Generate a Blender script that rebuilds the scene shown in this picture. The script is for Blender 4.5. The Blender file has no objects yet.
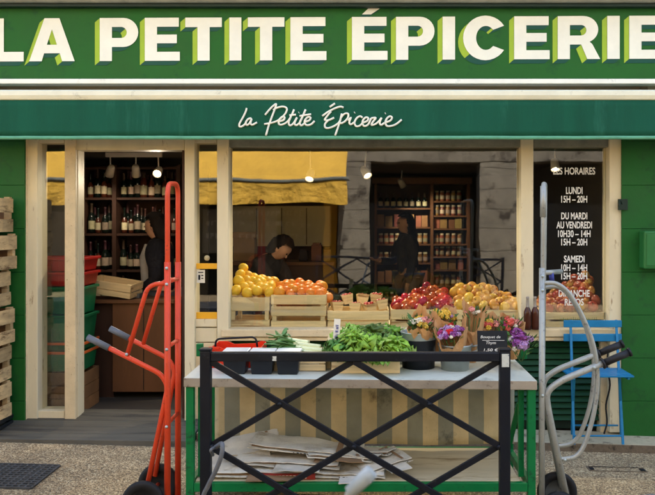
import bpy, bmesh, math, random
from mathutils import Vector, Matrix, noise as mnoise
random.seed(7)
C = bpy.context.scene
COL = C.collection
R = math.radians
# ---------------------------------------------------------------- camera, sky, sun, exposure
F, CX, CY, H, D = 742.0, 370.0, 222.0, 1.65, 5.8
cam = bpy.data.cameras.new('camera'); camo = bpy.data.objects.new('camera', cam); COL.objects.link(camo)
cam.sensor_width = 36; cam.lens = F/655*36
cam.shift_x = -(CX-327.5)/655; cam.shift_y = -(247.5-CY)/655
cam.clip_start = .05; cam.clip_end = 400
camo.location = (0, -D, H); camo.rotation_euler = (R(90), 0, 0)
cam.dof.use_dof = True; cam.dof.focus_distance = 4.7; cam.dof.aperture_fstop = 3.6
C.camera = camo
SUN_EL = 50
W = bpy.data.worlds.new('World'); C.world = W; W.use_nodes = True
wn = W.node_tree.nodes; wl = W.node_tree.links
sky = wn.new('ShaderNodeTexSky'); sky.sky_type = 'NISHITA'; sky.sun_disc = False
sky.sun_elevation = R(SUN_EL); sky.sun_rotation = R(8); sky.air_density = 1.0; sky.dust_density = 2.2; sky.ozone_density = 1.0
wl.new(sky.outputs[0], wn['Background'].inputs[0]); wn['Background'].inputs[1].default_value = 0.15
sl = bpy.data.lights.new('sun', 'SUN'); sl.energy = 3.4; sl.angle = R(.5); sl.color = (1, .98, .95)
so = bpy.data.objects.new('sun', sl); COL.objects.link(so); so.rotation_euler = (R(-(90-SUN_EL)), 0, R(-8)); so.location = (0, 6, 20)
vs = C.view_settings; vs.view_transform = 'Standard'; vs.look = 'None'; vs.gamma = 1; vs.use_curve_mapping = False
vs.exposure = 2.5
C.render.engine = 'CYCLES'; C.cycles.use_denoising = True
C.cycles.max_bounces = 8; C.cycles.transparent_max_bounces = 16; C.cycles.sample_clamp_indirect = 6

# ---------------------------------------------------------------- helpers
def X(px, d): return (px-CX)*d/F
def Z(py, d): return H-(py-CY)*d/F
def P(px, py, d): return Vector((X(px, d), d-D, Z(py, d)))
def zg(x): return -.028*x
def lin(r, g=None, b=None, k=1.0):
    if g is None: r, g, b = r
    f = lambda c: ((c/255)/12.92 if c/255 <= .04045 else ((c/255+.055)/1.055)**2.4)*k
    return (f(r), f(g), f(b))
WM = {}
def thing(name, label, cat, loc=(0, 0, 0), group=None):
    o = bpy.data.objects.new(name, None); COL.objects.link(o); o.location = loc; o.empty_display_size = .1
    o['label'] = label; o['category'] = cat
    if group: o['group'] = group
    WM[o] = Matrix.Translation(loc); return o
def tag(o, label, cat, group=None):
    o['label'] = label; o['category'] = cat
    if group: o['group'] = group
    return o
def struct(o, kind='structure'): o['kind'] = kind; return o
class MB:
    def __init__(s): s.v = []; s.f = []; s.m = []; s.sm = []
    def add(s, vs_, fs, m=0, smooth=False):
        b = len(s.v); s.v += [Vector(v) for v in vs_]
        for f in fs: s.f.append([b+i for i in f]); s.m.append(m); s.sm.append(smooth)
        return s
    def box(s, x0, x1, y0, y1, z0, z1, m=0, M=None):
        v = [Vector((x, y, z)) for z in (z0, z1) for y in (y0, y1) for x in (x0, x1)]
        if M: v = [M @ a for a in v]
        return s.add(v, [(0, 2, 3, 1), (4, 5, 7, 6), (0, 1, 5, 4), (2, 6, 7, 3), (0, 4, 6, 2), (1, 3, 7, 5)], m)
    def bar(s, p, q, w, h, m=0, up=Vector((0, 1, 0))):
        p = Vector(p); q = Vector(q); t = (q-p).normalized()
        if abs(t.dot(up)) > .95: up = Vector((1, 0, 0))
        a = t.cross(up).normalized(); b = a.cross(t).normalized()
        v = [c+a*i*w/2+b*j*h/2 for c in (p, q) for i, j in ((-1, -1), (1, -1), (1, 1), (-1, 1))]
        return s.add(v, [(0, 1, 2, 3)[::-1], (4, 5, 6, 7), (0, 1, 5, 4), (1, 2, 6, 5), (2, 3, 7, 6), (3, 0, 4, 7)], m)
    def tube(s, pts, r, n=10, m=0, cap=True):
        pts = [Vector(p) for p in pts]; rr = r if isinstance(r, (list, tuple)) else [r]*len(pts)
        t0 = (pts[1]-pts[0]).normalized(); u = t0.orthogonal().normalized(); rings = []
        for i, p in enumerate(pts):
            t = (pts[min(i+1, len(pts)-1)]-pts[max(i-1, 0)]).normalized()
            u = (u-t*u.dot(t)).normalized(); w = t.cross(u)
            rings.append([p+(u*math.cos(2*math.pi*k/n)+w*math.sin(2*math.pi*k/n))*rr[i] for k in range(n)])
        v = [a for g in rings for a in g]
        f = [(i*n+k, i*n+(k+1) % n, (i+1)*n+(k+1) % n, (i+1)*n+k) for i in range(len(pts)-1) for k in range(n)]
        s.add(v, f, m, True)
        if cap: s.add(rings[0], [tuple(range(n))[::-1]], m); s.add(rings[-1], [tuple(range(n))], m)
        return s
    def lathe(s, prof, c=(0, 0, 0), n=16, m=0, M=None):
        """prof: (r, z) or (r, z, material)"""
        c = Vector(c); v = []
        for p in prof:
            for k in range(n):
                a = 2*math.pi*k/n; q = Vector((p[0]*math.cos(a), p[0]*math.sin(a), p[1]))
                v.append((M @ q if M else q)+c)
        b = len(s.v); s.v += v
        for i in range(len(prof)-1):
            mm = prof[i][2] if len(prof[i]) > 2 else m
            for k in range(n):
                s.f.append([b+i*n+k, b+i*n+(k+1) % n, b+(i+1)*n+(k+1) % n, b+(i+1)*n+k]); s.m.append(mm); s.sm.append(True)
        return s
    def prism(s, poly, y0, y1, m=0, f3=None):
        """poly: list of (x,z); extruded along y"""
        g = f3 or (lambda a, b, y: Vector((a, y, b)))
        n = len(poly); v = [g(a, b, y0) for a, b in poly]+[g(a, b, y1) for a, b in poly]
        return s.add(v, [tuple(range(n)), tuple(range(n, 2*n))[::-1]]+[(i, i+n, (i+1) % n+n, (i+1) % n) for i in range(n)], m)
    def ico(s, c, r, sub=2, m=0, sc=(1, 1, 1), nz=0, seed=0):
        bm = bmesh.new(); bmesh.ops.create_icosphere(bm, subdivisions=sub, radius=1)
        c = Vector(c); v = []
        for a in bm.verts:
            k = r*(1+nz*mnoise.noise(a.co*1.7+Vector((seed, seed*.7, 0)))); v.append(c+Vector((a.co.x*sc[0], a.co.y*sc[1], a.co.z*sc[2]))*k)
        s.add(v, [tuple(x.index for x in f.verts) for f in bm.faces], m, True); bm.free(); return s
    def build(s, name, mats, parent=None, bevel=0, seg=2, fix=True):
        me = bpy.data.meshes.new(name); me.from_pydata(s.v, [], s.f)
        if not isinstance(mats, (list, tuple)): mats = [mats]
        for m in mats: me.materials.append(m)
        me.polygons.foreach_set('material_index', s.m); me.polygons.foreach_set('use_smooth', s.sm); me.update()
        if fix:
            bm = bmesh.new(); bm.from_mesh(me); bmesh.ops.remove_doubles(bm, verts=bm.verts, dist=1e-5)
            bmesh.ops.recalc_face_normals(bm, faces=bm.faces); bm.to_mesh(me); bm.free()
        o = bpy.data.objects.new(name, me); COL.objects.link(o)
        if parent is not None:
            me.transform(WM[parent].inverted()); o.parent = parent; WM[o] = WM[parent]
        else:
            xs = [v.co for v in me.vertices]
            loc = Vector(((min(v.x for v in xs)+max(v.x for v in xs))/2, (min(v.y for v in xs)+max(v.y for v in xs))/2, min(v.z for v in xs)))
            me.transform(Matrix.Translation(-loc)); o.location = loc; WM[o] = Matrix.Translation(loc)
        if bevel:
            b = o.modifiers.new('bevel', 'BEVEL'); b.width = bevel; b.segments = seg; b.limit_method = 'ANGLE'; b.angle_limit = R(40)
        return o
def kids(o): return [c for c in bpy.data.objects if c.parent == o]
def copy_tree(o, loc, rz=0, label=None, sc=None, rot=None):
    def rec(a, par):
        c = a.copy(); COL.objects.link(c)
        if par is not None: c.parent = par
        for k in KIDS(a): rec(k, c)
        return c
    r = rec(o, None); r.location = loc; r.rotation_euler = rot if rot else (0, 0, rz)
    if sc: r.scale = (sc, sc, sc) if isinstance(sc, (int, float)) else sc
    if label: r['label'] = label
    WM[r] = Matrix.Translation(loc); return r
def KIDS(a): return list(a.children)
def rpath(pts, rad=.05, n=6):
    """polyline with rounded corners"""
    pts = [Vector(p) for p in pts]; out = [pts[0]]
    for i in range(1, len(pts)-1):
        a, b, c = pts[i-1], pts[i], pts[i+1]
        l = min(rad, (a-b).length*.48, (c-b).length*.48)
        p = b+(a-b).normalized()*l; q = b+(c-b).normalized()*l
        for k in range(n+1):
            t = k/n; out.append(p*(1-t)**2+b*2*t*(1-t)+q*t*t)
    return out+[pts[-1]]
def spline(pts, n=6):
    pts = [Vector(p) for p in pts]; out = []
    q = [pts[0]*2-pts[1]]+pts+[pts[-1]*2-pts[-2]]
    for i in range(1, len(q)-2):
        a, b, c, d = q[i-1:i+3]
        for k in range(n):
            t = k/n; out.append(.5*((2*b)+(c-a)*t+(2*a-5*b+4*c-d)*t*t+(3*b-a-3*c+d)*t**3))
    return out+[pts[-1]]

# ---------------------------------------------------------------- materials
def pm(name, c, var=.18, scale=6, rough=.6, metal=0, bump=.15, bscale=60, stretch=(1, 1, 1), dirt=None, rnd=0, hue=0, spec=.32, sheen=0, bdist=.003):
    m = bpy.data.materials.new(name); m.use_nodes = True; nt = m.node_tree; N = nt.nodes; L = nt.links
    b = N['Principled BSDF']; b.inputs['Metallic'].default_value = metal; b.inputs['Specular IOR Level'].default_value = spec
    tc = N.new('ShaderNodeTexCoord'); mp = N.new('ShaderNodeMapping'); mp.inputs['Scale'].default_value = stretch
    L.new(tc.outputs['Object'], mp.inputs['Vector'])
    oi = N.new('ShaderNodeObjectInfo')
    vm = N.new('ShaderNodeVectorMath'); vm.operation = 'SCALE'; cb = N.new('ShaderNodeCombineXYZ')
    for i in range(3): L.new(oi.outputs['Random'], cb.inputs[i])
    vm.inputs['Scale'].default_value = 17.3; L.new(cb.outputs[0], vm.inputs[0]); L.new(vm.outputs[0], mp.inputs['Location'])
    n1 = N.new('ShaderNodeTexNoise'); n1.inputs['Scale'].default_value = scale; n1.inputs['Detail'].default_value = 6; n1.inputs['Roughness'].default_value = .65
    L.new(mp.outputs[0], n1.inputs['Vector'])
    mr = N.new('ShaderNodeMapRange'); mr.inputs[1].default_value = .3; mr.inputs[2].default_value = .7
    mr.inputs[3].default_value = 1-var; mr.inputs[4].default_value = 1+var; L.new(n1.outputs[0], mr.inputs[0])
    mx = N.new('ShaderNodeVectorMath'); mx.operation = 'SCALE'; mx.inputs[0].default_value = c[:3]; L.new(mr.outputs[0], mx.inputs['Scale'])
    out = mx.outputs[0]
    if dirt:
        dc, amt, ds = dirt
        n2 = N.new('ShaderNodeTexNoise'); n2.inputs['Scale'].default_value = ds; n2.inputs['Detail'].default_value = 8; n2.inputs['Roughness'].default_value = .7
        L.new(mp.outputs[0], n2.inputs['Vector'])
        r2 = N.new('ShaderNodeMapRange'); r2.inputs[1].default_value = .62-amt*.25; r2.inputs[2].default_value = .72-amt*.2; L.new(n2.outputs[0], r2.inputs[0])
        mm = N.new('ShaderNodeMix'); mm.data_type = 'RGBA'; L.new(r2.outputs[0], mm.inputs[0]); L.new(out, mm.inputs[6]); mm.inputs[7].default_value = (*dc[:3], 1)
        out = mm.outputs[2]
    if rnd or hue:
        hs = N.new('ShaderNodeHueSaturation'); L.new(out, hs.inputs['Color'])
        a = N.new('ShaderNodeMapRange'); a.inputs[3].default_value = 1-rnd; a.inputs[4].default_value = 1+rnd; L.new(oi.outputs['Random'], a.inputs[0]); L.new(a.outputs[0], hs.inputs['Value'])
        ml = N.new('ShaderNodeMath'); ml.operation = 'MULTIPLY'; ml.inputs[1].default_value = 7.13; fr = N.new('ShaderNodeMath'); fr.operation = 'FRACT'
        L.new(oi.outputs['Random'], ml.inputs[0]); L.new(ml.outputs[0], fr.inputs[0])
        a2 = N.new('ShaderNodeMapRange'); a2.inputs[3].default_value = .5-hue; a2.inputs[4].default_value = .5+hue; L.new(fr.outputs[0], a2.inputs[0]); L.new(a2.outputs[0], hs.inputs['Hue'])
        out = hs.outputs[0]
    L.new(out, b.inputs['Base Color'])
    rr = N.new('ShaderNodeMapRange'); rr.inputs[1].default_value = .3; rr.inputs[2].default_value = .7; rr.inputs[3].default_value = max(0, rough-.1); rr.inputs[4].default_value = min(1, rough+.1)
    L.new(n1.outputs[0], rr.inputs[0]); L.new(rr.outputs[0], b.inputs['Roughness'])
    if bump:
        n3 = N.new('ShaderNodeTexNoise'); n3.inputs['Scale'].default_value = bscale; n3.inputs['Detail'].default_value = 4; L.new(mp.outputs[0], n3.inputs['Vector'])
        bp = N.new('ShaderNodeBump'); bp.inputs['Strength'].default_value = bump; bp.inputs['Distance'].default_value = bdist; L.new(n3.outputs[0], bp.inputs['Height']); L.new(bp.outputs[0], b.inputs['Normal'])
    if sheen: b.inputs['Sheen Weight'].default_value = sheen
    m['bsdf'] = 1
    return m
def nodes(m): return m.node_tree.nodes, m.node_tree.links, m.node_tree.nodes['Principled BSDF']
def emit(name, c, s):
    m = bpy.data.materials.new(name); m.use_nodes = True; N, L, b = nodes(m)
    b.inputs['Base Color'].default_value = (*c, 1); b.inputs['Emission Color'].default_value = (*c, 1); b.inputs['Emission Strength'].default_value = s; return m
M = {}
M['sign_green'] = pm('sign green paint', lin(36, 94, 36), .10, 3, .55, spec=.2, bump=.08, bscale=25, dirt=(lin(30, 80, 40), .2, 5))
M['letter_white'] = pm('letter cream paint', lin(240, 238, 220), .05, 6, .5, bump=.05)
M['letter_lime'] = pm('letter lime paint', lin(158, 186, 50), .08, 6, .5, bump=.05)
M['letter_teal'] = pm('letter teal paint', lin(0, 74, 58), .08, 6, .5, bump=.05)
M['valance'] = pm('awning canvas', lin(28, 84, 64), .16, 3, .85, spec=.12, bump=.25, bscale=180, stretch=(2.5, 1, .35), dirt=(lin(40, 98, 78), .2, 2))
M['valance_hem'] = pm('awning hem', lin(96, 160, 128), .15, 12, .8, bump=.2, bscale=150)
M['cream_metal'] = pm('cream enamel', lin(228, 224, 196), .08, 5, .4, bump=.05, dirt=(lin(190, 186, 160), .05, 9))
M['white_metal'] = pm('white enamel', lin(238, 236, 222), .06, 5, .4, bump=.05, dirt=(lin(190, 190, 178), .05, 9))
M['dark_trim'] = pm('dark trim', lin(24, 44, 34), .2, 5, .5)
M['grey_trim'] = pm('grey stone ledge', lin(130, 130, 118), .25, 8, .85, bump=.4)
M['cream_wood'] = pm('cream painted wood', lin(220, 207, 174), .08, 4, .5, bump=.2, bscale=40, stretch=(1, 1, .3), dirt=(lin(150, 122, 88), .02, 14))
M['cream_worn'] = pm('worn cream paint', lin(214, 194, 156), .14, 6, .6, bump=.35, bscale=30, dirt=(lin(140, 112, 84), .10, 34))
M['green_wall'] = pm('green wall paint', lin(22, 90, 30), .12, 4, .6, bump=.35, bscale=18, dirt=(lin(20, 74, 30), .25, 6), bdist=.006)
M['green_panel'] = pm('green louvre paint', lin(16, 64, 38), .15, 6, .55, bump=.15)
M['green_metal'] = pm('green table paint', lin(0, 112, 58), .12, 8, .42, bump=.1, dirt=(lin(20, 60, 40), .2, 14))
M['stone'] = pm('pale street stone', lin(138, 128, 110), .30, 2.2, .85, bump=.6, bscale=14, dirt=(lin(74, 66, 56), .38, 2.6), bdist=.015)
M['upper_wall'] = pm('rendered wall', lin(200, 188, 160), .12, 2, .9, bump=.3, bscale=40)
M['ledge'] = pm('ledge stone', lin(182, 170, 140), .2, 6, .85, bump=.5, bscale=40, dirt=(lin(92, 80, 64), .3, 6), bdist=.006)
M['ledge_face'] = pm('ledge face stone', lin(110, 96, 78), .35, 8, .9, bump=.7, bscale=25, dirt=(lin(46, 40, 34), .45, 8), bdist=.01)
M['plank'] = pm('weathered planks', lin(86, 82, 72), .3, 5, .8, bump=.4, bscale=30, stretch=(.3, 3, 1), dirt=(lin(60, 58, 54), .35, 4))
M['crate_wood'] = pm('poplar crate wood', lin(224, 198, 150), .16, 9, .75, bump=.3, bscale=40, stretch=(.25, 1, 4), rnd=.12, dirt=(lin(150, 112, 70), .2, 5))
M['crate_old'] = pm('aged crate wood', lin(184, 156, 112), .32, 7, .8, bump=.4, bscale=40, stretch=(.25, 1, 4), rnd=.2, dirt=(lin(104, 80, 52), .3, 5))
M['crate_dark'] = pm('brown crate wood', lin(124, 92, 62), .3, 8, .8, bump=.4, bscale=40, stretch=(1, 1, .3), rnd=.15)
M['dark_wood'] = pm('dark shelf wood', lin(62, 40, 30), .25, 6, .6, bump=.2, stretch=(1, 1, .25))
M['oak_wood'] = pm('oak shelf wood', lin(104, 68, 42), .2, 6, .6, bump=.2, stretch=(1, 1, .25))
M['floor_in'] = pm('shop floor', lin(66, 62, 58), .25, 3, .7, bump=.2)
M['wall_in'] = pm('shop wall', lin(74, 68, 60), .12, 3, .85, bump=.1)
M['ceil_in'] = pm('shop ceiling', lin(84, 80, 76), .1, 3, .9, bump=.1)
M['red_paint'] = pm('red truck paint', lin(208, 68, 36), .1, 7, .42, bump=.06, dirt=(lin(110, 52, 40), .06, 46))
M['silver'] = pm('galvanised tube', lin(160, 162, 156), .14, 9, .45, metal=.35, bump=.06, dirt=(lin(96, 96, 94), .12, 40))
M['zinc'] = pm('zinc bucket', lin(176, 184, 180), .14, 12, .4, metal=.6, bump=.1)
M['rubber'] = pm('black rubber', lin(24, 24, 26), .2, 20, .7, bump=.2)
M['wheel_hub'] = pm('wheel hub', lin(90, 92, 92), .2, 10, .45, metal=.4)
M['grip'] = pm('black grip', lin(26, 26, 30), .2, 20, .5, bump=.3)
M['pale_grip'] = pm('pale grey grip', lin(150, 158, 160), .15, 20, .6, bump=.2)
M['grip_grey'] = pm('grey grip', lin(92, 96, 102), .15, 20, .5, bump=.2)
M['black_steel'] = pm('black painted steel', lin(6, 12, 24), .25, 8, .5, bump=.15, bscale=40, dirt=(lin(48, 54, 60), .03, 30), spec=.3)
M['sticker'] = pm('torn sticker', lin(196, 200, 194), .15, 20, .6, dirt=(lin(90, 100, 110), .4, 40))
M['slab'] = pm('zinc stone slab', lin(196, 198, 182), .12, 4, .5, bump=.2, bscale=30, dirt=(lin(150, 152, 138), .3, 4))
M['slab_edge'] = pm('worn slab edge', lin(158, 146, 128), .2, 6, .75, bump=.3, dirt=(lin(100, 82, 66), .25, 16))
M['shelf_wood'] = pm('pale shelf board', lin(196, 180, 146), .18, 5, .75, bump=.2, stretch=(.3, 2, 1), dirt=(lin(150, 130, 98), .3, 5))
M['cardboard'] = pm('grey cardboard', lin(208, 202, 188), .2, 6, .85, bump=.15, rnd=.12, dirt=(lin(168, 156, 132), .25, 5))
M['cardboard_in'] = pm('brown cardboard', lin(140, 110, 80), .15, 6, .85, bump=.15)
M['cardboard_red'] = pm('red printed cardboard', lin(150, 48, 38), .2, 30, .7, bump=.1)
M['kraft'] = pm('kraft paper', lin(196, 148, 98), .14, 10, .8, bump=.5, bscale=30, rnd=.08, bdist=.006)
M['red_plastic'] = pm('red plastic', lin(222, 56, 30), .08, 7, .35, bump=.05)
M['red_crate'] = pm('dark red plastic', lin(170, 34, 28), .12, 7, .4, bump=.05)
M['green_plastic'] = pm('green plastic', lin(14, 110, 70), .12, 7, .4, bump=.05)
M['orange_plastic'] = pm('orange plastic', lin(206, 98, 44), .12, 7, .4, bump=.05)
M['black_plastic'] = pm('black plastic', lin(26, 30, 36), .15, 9, .4, bump=.06)
M['white_plastic'] = pm('white plastic', lin(232, 228, 218), .06, 9, .4, bump=.06)
M['lemon'] = pm('lemon skin', lin(238, 188, 54), .12, 14, .42, bump=.5, bscale=160, rnd=.08, hue=.012, bdist=.002)
M['orange'] = pm('orange skin', lin(238, 144, 48), .10, 14, .42, bump=.5, bscale=180, rnd=.08, hue=.014, bdist=.002)
M['apple_red'] = pm('red apple skin', lin(168, 40, 32), .3, 12, .28, bump=.04, rnd=.35, hue=.025, dirt=(lin(220, 120, 60), .42, 7))
M['apple_yellow'] = pm('yellow apple skin', lin(216, 166, 66), .14, 14, .35, bump=.04, rnd=.16, hue=.016, dirt=(lin(176, 100, 50), .42, 10))
M['apple_mix'] = pm('blushed apple skin', lin(150, 72, 42), .4, 10, .35, bump=.04, rnd=.22, hue=.03, dirt=(lin(206, 158, 80), .35, 9))
M['stem'] = pm('fruit stem', lin(70, 50, 30), .2, 20, .8)
M['blue_paint'] = pm('blue chair paint', lin(24, 118, 164), .12, 8, .4, bump=.08, dirt=(lin(20, 90, 140), .2, 20))
M['skin'] = pm('skin', lin(206, 158, 130), .06, 14, .55, bump=.05)
M['hair'] = pm('dark hair', lin(26, 18, 16), .3, 40, .75, bump=.6, bscale=90, stretch=(1, 1, .2))
M['jacket'] = pm('black jacket', lin(30, 30, 38), .2, 12, .85, bump=.9, bscale=9, bdist=.04)
M['shirt'] = pm('pale grey shirt', lin(186, 182, 176), .1, 12, .85, bump=.3)
M['jumper'] = pm('charcoal jumper', lin(60, 56, 58), .2, 12, .9, bump=.9, bscale=9, bdist=.04)
M['jeans'] = pm('grey trousers', lin(84, 88, 96), .2, 20, .85, bump=.3)
M['eye'] = pm('eye', lin(40, 30, 26), .1, 10, .2)
M['shoe'] = pm('shoe', lin(30, 28, 28), .1, 10, .5)
M['bottle_glass'] = pm('dark bottle glass', lin(16, 24, 20), .2, 5, .12, bump=0)
M['bottle_brown'] = pm('brown bottle', lin(70, 34, 22), .2, 5, .12, bump=0)
M['clear_glass'] = pm('pale bottle neck', lin(150, 140, 128), .1, 5, .15, bump=0)
M['label'] = pm('bottle label', lin(170, 156, 130), .2, 30, .7, bump=0, rnd=.5, hue=.04)
M['capsule'] = pm('bottle capsule', lin(60, 34, 30), .2, 12, .5, bump=0, rnd=.4, hue=.06)
M['jar'] = pm('jar contents', lin(128, 82, 48), .2, 30, .3, bump=0, rnd=.35, hue=.04)
M['pack'] = pm('packet card', lin(138, 98, 64), .15, 20, .6, bump=0, rnd=.35, hue=.05)
M['board_black'] = pm('chalkboard', lin(30, 32, 36), .2, 6, .8, bump=.1)
M['chalk'] = pm('chalk', lin(232, 230, 222), .1, 30, .9, bump=0)
M['yellow'] = pm('yellow strip paint', lin(236, 176, 44), .08, 8, .5, bump=.05)
M['yellow_awn'] = pm('yellow canvas', lin(240, 188, 74), .16, 2, .8, bump=.9, bscale=5, bdist=.12)
M['ink'] = pm('blue ink', lin(60, 70, 150), .1, 10, .6, bump=0)
M['ink_green'] = pm('green print', lin(96, 120, 50), .3, 40, .7, bump=0)
M['dark_glass'] = pm('dark shop window', lin(26, 28, 30), .2, 2, .12, bump=0)
M['leaf'] = pm('lettuce leaf', lin(132, 178, 62), .3, 12, .45, bump=.7, bscale=70, rnd=.2, hue=.02, bdist=.004, dirt=(lin(196, 214, 128), .25, 14))
M['leaf_dark'] = pm('dark salad leaf', lin(84, 124, 52), .45, 12, .45, bump=.7, bscale=70, rnd=.25, hue=.03, bdist=.004, dirt=(lin(150, 176, 90), .25, 14))
M['leek_green'] = pm('leek leaf', lin(104, 142, 84), .3, 14, .5, bump=.2, stretch=(.4, 3, 3), rnd=.2, hue=.03)
M['leek_white'] = pm('leek stalk', lin(214, 218, 170), .12, 14, .45, bump=.1, rnd=.1)
M['carrot'] = pm('carrot', lin(226, 124, 40), .15, 14, .5)
M['foliage'] = pm('bouquet foliage', lin(74, 112, 52), .35, 20, .6, bump=.1, rnd=.2)
for nm, c in dict(purple=(156, 86, 156), magenta=(190, 70, 130), red=(206, 40, 44), yellow=(232, 196, 84), pink=(232, 160, 150), coral=(226, 110, 96), white=(236, 226, 206), lilac=(190, 150, 196)).items():
    M['fl_'+nm] = pm('petal '+nm, lin(c), .2, 40, .7, bump=.1)
M['lamp_white'] = pm('white lamp metal', lin(220, 214, 204), .05, 8, .4, bump=0)
M['bulb'] = emit('lit bulb', (1, .80, .52), 5)
M['cable'] = pm('grey cable sheath', lin(96, 98, 102), .2, 30, .45, bump=.2)
M['grate'] = pm('iron grate', lin(74, 76, 78), .3, 14, .6, metal=.3, bump=.3)
M['box_green'] = pm('green meter box', lin(44, 112, 56), .08, 6, .45, bump=.05)
# glass: mirror by Fresnel on the outer faces, clear otherwise
def glass_mat(k=2.8):
    m = bpy.data.materials.new('window glass'); m.use_nodes = True; N = m.node_tree.nodes; L = m.node_tree.links; N.clear()
    o = N.new('ShaderNodeOutputMaterial'); t = N.new('ShaderNodeBsdfTransparent'); g = N.new('ShaderNodeBsdfGlossy'); g.inputs['Roughness'].default_value = .0
    t.inputs[0].default_value = (.93, .95, .93, 1)
    tc = N.new('ShaderNodeTexCoord'); nz = N.new('ShaderNodeTexNoise'); nz.inputs['Scale'].default_value = 2.2; nz.inputs['Detail'].default_value = 1; L.new(tc.outputs['Object'], nz.inputs['Vector'])
    bp = N.new('ShaderNodeBump'); bp.inputs['Distance'].default_value = .0012; L.new(nz.outputs[0], bp.inputs['Height']); L.new(bp.outputs[0], g.inputs['Normal'])
    f = N.new('ShaderNodeFresnel'); f.inputs[0].default_value = 1.5; mu = N.new('ShaderNodeMath'); mu.operation = 'MULTIPLY'; mu.inputs[1].default_value = k; mu.use_clamp = True
    ge = N.new('ShaderNodeNewGeometry'); iv = N.new('ShaderNodeMath'); iv.operation = 'SUBTRACT'; iv.inputs[0].default_value = 1; L.new(ge.outputs['Backfacing'], iv.inputs[1])
    m2 = N.new('ShaderNodeMath'); m2.operation = 'MULTIPLY'; L.new(f.outputs[0], mu.inputs[0]); L.new(mu.outputs[0], m2.inputs[0]); L.new(iv.outputs[0], m2.inputs[1])
    mx = N.new('ShaderNodeMixShader'); L.new(m2.outputs[0], mx.inputs[0]); L.new(t.outputs[0], mx.inputs[1]); L.new(g.outputs[0], mx.inputs[2]); L.new(mx.outputs[0], o.inputs[0]); return m
M['glass'] = glass_mat()
# pavement: exposed aggregate
def pave_mat():
    m = bpy.data.materials.new('gravel pavement'); m.use_nodes = True; N, L, b = nodes(m)
    tc = N.new('ShaderNodeTexCoord')
    v = N.new('ShaderNodeTexVoronoi'); v.inputs['Scale'].default_value = 125; L.new(tc.outputs['Object'], v.inputs['Vector'])
    cr = N.new('ShaderNodeValToRGB'); e = cr.color_ramp.elements
    e[0].position = 0; e[0].color = (*lin(92, 76, 56), 1); e[1].position = 1; e[1].color = (*lin(232, 212, 168), 1)
    for p, c in ((.3, (140, 118, 86)), (.6, (176, 150, 110)), (.85, (196, 172, 130))):
        q = cr.color_ramp.elements.new(p); q.color = (*lin(c), 1)
    sp = N.new('ShaderNodeSeparateColor'); L.new(v.outputs['Color'], sp.inputs[0]); L.new(sp.outputs[0], cr.inputs[0])
    n = N.new('ShaderNodeTexNoise'); n.inputs['Scale'].default_value = 1.6; n.inputs['Detail'].default_value = 8; n.inputs['Roughness'].default_value = .7; L.new(tc.outputs['Object'], n.inputs['Vector'])
    mr = N.new('ShaderNodeMapRange'); mr.inputs[1].default_value = .35; mr.inputs[2].default_value = .65; mr.inputs[3].default_value = .6; mr.inputs[4].default_value = 1.1; L.new(n.outputs[0], mr.inputs[0])
    vm = N.new('ShaderNodeVectorMath'); vm.operation = 'SCALE'; L.new(cr.outputs[0], vm.inputs[0]); L.new(mr.outputs[0], vm.inputs['Scale'])
    L.new(vm.outputs[0], b.inputs['Base Color']); b.inputs['Roughness'].default_value = .85
    bp = N.new('ShaderNodeBump'); bp.inputs['Strength'].default_value = .8; bp.inputs['Distance'].default_value = .006; bp.invert = True; L.new(v.outputs['Distance'], bp.inputs['Height']); L.new(bp.outputs[0], b.inputs['Normal'])
    return m
M['pave'] = pave_mat()
M['asphalt'] = pm('asphalt', (.05, .05, .052), .25, 3, .85, bump=.5, bscale=90)
M['far_wall'] = pm('grey far stone', lin(146, 144, 140), .2, 1.5, .9, bump=.3, bscale=14, dirt=(lin(110, 106, 100), .3, 2))
def stripe_mat():
    m = pm('striped canvas', lin(200, 182, 140), .2, 4, .9, bump=.3, bscale=120, dirt=(lin(120, 106, 82), .2, 3)); N, L, b = nodes(m)
    src = b.inputs['Base Color'].links[0].from_socket
    tc = N.new('ShaderNodeTexCoord'); s = N.new('ShaderNodeSeparateXYZ'); L.new(tc.outputs['Object'], s.inputs[0])
    mu = N.new('ShaderNodeMath'); mu.operation = 'MULTIPLY'; mu.inputs[1].default_value = 1/.19; L.new(s.outputs[0], mu.inputs[0])
    ad = N.new('ShaderNodeMath'); ad.inputs[1].default_value = 20.0; L.new(mu.outputs[0], ad.inputs[0])
    fr = N.new('ShaderNodeMath'); fr.operation = 'FRACT'; L.new(ad.outputs[0], fr.inputs[0])
    gt = N.new('ShaderNodeMath'); gt.operation = 'GREATER_THAN'; gt.inputs[1].default_value = .5; L.new(fr.outputs[0], gt.inputs[0])
    mx = N.new('ShaderNodeMix'); mx.data_type = 'RGBA'; mx.blend_type = 'MULTIPLY'; L.new(gt.outputs[0], mx.inputs[0]); L.new(src, mx.inputs[6]); mx.inputs[7].default_value = (.46, .56, .74, 1)
    L.new(mx.outputs[2], b.inputs['Base Color']); return m
M['stripe'] = stripe_mat()

# ---------------------------------------------------------------- setting
g = MB()
xs = [-60, -12, -6, -3, 0, 3, 6, 12, 60]
for i in range(len(xs)-1):
    a, b = xs[i], xs[i+1]; za, zb = zg(max(-6, min(6, a))), zg(max(-6, min(6, b)))
    g.add([(a, -60, za), (b, -60, zb), (b, 12, zb), (a, 12, za)], [(0, 1, 2, 3)])
struct(g.build('pavement', M['pave']))
g = MB()
for i in range(len(xs)-1):
    a, b = xs[i], xs[i+1]; za, zb = zg(max(-6, min(6, a)))+.004, zg(max(-6, min(6, b)))+.004
    g.add([(a, -8.6, za), (b, -8.6, zb), (b, -5.4, zb), (a, -5.4, za)], [(0, 1, 2, 3)])
struct(g.build('road', M['asphalt']))
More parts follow.
